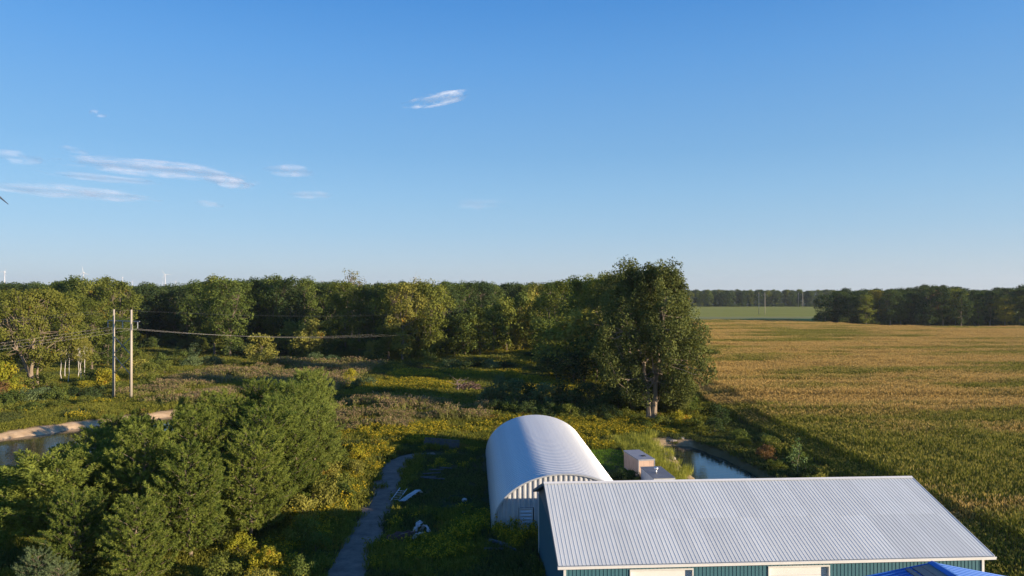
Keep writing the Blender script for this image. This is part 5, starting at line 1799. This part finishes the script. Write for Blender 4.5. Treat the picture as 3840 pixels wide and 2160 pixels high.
# ------------------------------------------------------------------ clouds: thin lit bodies far above the plain
CLOUDS = [("long lavender cloud streak, largest in the sky above the poles", 600, 636, 900, 50, -5.5, 0.9, 1), ("bright tapering end of the long lavender cloud", 850, 682, 230, 36, -5, 0.9, 2), ("low grey-lilac cloud bank entering at the picture edge", 230, 716, 820, 44, -4.5, 0.7, 3),
          ("thin middle streak between the two long clouds", 390, 668, 520, 24, -5, 0.6, 4), ("small pinkish cloud right of the long streak", 1085, 640, 220, 34, -1, 0.6, 5), ("faint flat cloud low over the forest", 1160, 730, 200, 22, 0, 0.4, 6),
          ("pale wisp at the picture edge above the cloud bank", 60, 590, 190, 40, -2, 0.5, 7), ("tiny faint puff high above the clouds", 365, 425, 56, 18, -3, 0.45, 8), ("bright solitary wisp high in the middle of the sky", 1640, 372, 270, 30, 11, 1.2, 14),
          ("faint wisp above the long streak's left end", 280, 562, 120, 24, -4, 0.35, 10), ("faint puff low below the long cloud", 785, 765, 110, 22, -2, 0.4, 11), ("very faint veil near the middle over the forest", 1810, 765, 240, 30, 0, 0.22, 12)]


def cloud_mat(i, dens, seed, warm, sx_=2.2):
    m, n, l, out = new_mat("cloud_%d" % i)
    tcn = n.new("ShaderNodeTexCoord").outputs["Object"]
    mp = n.new("ShaderNodeMapping")
    mp.inputs["Location"].default_value = (seed * 3.1, seed * 1.7, seed)
    mp.inputs["Scale"].default_value = (sx_, 0.0, 0.9 if sx_ > 2 else 0.6)
    l.new(tcn, mp.inputs[0])
    nz = n.new("ShaderNodeTexNoise")
    nz.inputs["Scale"].default_value = 1.6
    nz.inputs["Detail"].default_value = 7
    nz.inputs["Roughness"].default_value = 0.6
    nz.inputs["Distortion"].default_value = 0.35
    l.new(mp.outputs[0], nz.inputs["Vector"])
    sx = n.new("ShaderNodeSeparateXYZ")
    l.new(tcn, sx.inputs[0])
    r2 = math_node(n, l, 'ADD', math_node(n, l, 'POWER', math_node(n, l, 'ABSOLUTE', sx.outputs[0]), 2.0), math_node(n, l, 'POWER', math_node(n, l, 'ABSOLUTE', sx.outputs[2]), 2.0))
    q = math_node(n, l, 'SUBTRACT', nz.outputs["Fac"], math_node(n, l, 'MULTIPLY_ADD', r2, 0.42))
    q.node.inputs[1].links[0].from_node.inputs[2].default_value = 0.28
    edge_ = math_node(n, l, 'MULTIPLY', math_node(n, l, 'SUBTRACT', 1.0, r2, True), 2.5, True)
    al = math_node(n, l, 'MULTIPLY', math_node(n, l, 'MULTIPLY', math_node(n, l, 'MULTIPLY', q, 2.6, True), edge_), dens * 0.62, True)
    d = n.new("ShaderNodeBsdfDiffuse")
    d.inputs[0].default_value = (*warm, 1)
    t = n.new("ShaderNodeBsdfTranslucent")
    t.inputs[0].default_value = (*warm, 1)
    ms = n.new("ShaderNodeMixShader")
    ms.inputs[0].default_value = 0.4
    l.new(d.outputs[0], ms.inputs[1])
    l.new(t.outputs[0], ms.inputs[2])
    tr = n.new("ShaderNodeBsdfTransparent")
    m2 = n.new("ShaderNodeMixShader")
    l.new(al, m2.inputs[0])
    l.new(tr.outputs[0], m2.inputs[1])
    l.new(ms.outputs[0], m2.inputs[2])
    l.new(m2.outputs[0], out.inputs[0])
    return m


DC = 14000.0
for i, (lab, px, py, w_, h_, ang_, dens, seed) in enumerate(CLOUDS):
    g = Geo()
    nu, nv = 24, 12
    r_ = np.random.default_rng(seed)
    V = []
    for a in range(nv + 1):
        th = np.pi * a / nv
        for b_ in range(nu):
            ph_ = 2 * np.pi * b_ / nu
            V.append((math.sin(th) * math.cos(ph_), math.sin(th) * math.sin(ph_) , math.cos(th)))
    g.add(V, [(a * nu + b_, (a + 1) * nu + b_, (a + 1) * nu + (b_ + 1) % nu, a * nu + (b_ + 1) % nu) for a in range(nv) for b_ in range(nu)])
    o = tag(g.build("cloud", cloud_mat(i, dens, seed, (0.86, 0.84, 0.92) if dens < 1 else (0.95, 0.95, 0.97), 1.3 if w_ < 300 else 2.2), smooth=True), lab, "cloud", "clouds")
    x = px_x(px, DC)
    o.location = (x, DC, z_at(py, DC))
    o.rotation_euler = (0, R(ang_) * -1, 0)
    o.scale = (w_ / 2660 * DC * 0.56, h_ / 2660 * DC * 2.0, h_ / 2660 * DC * 0.72)
    o.visible_shadow = True
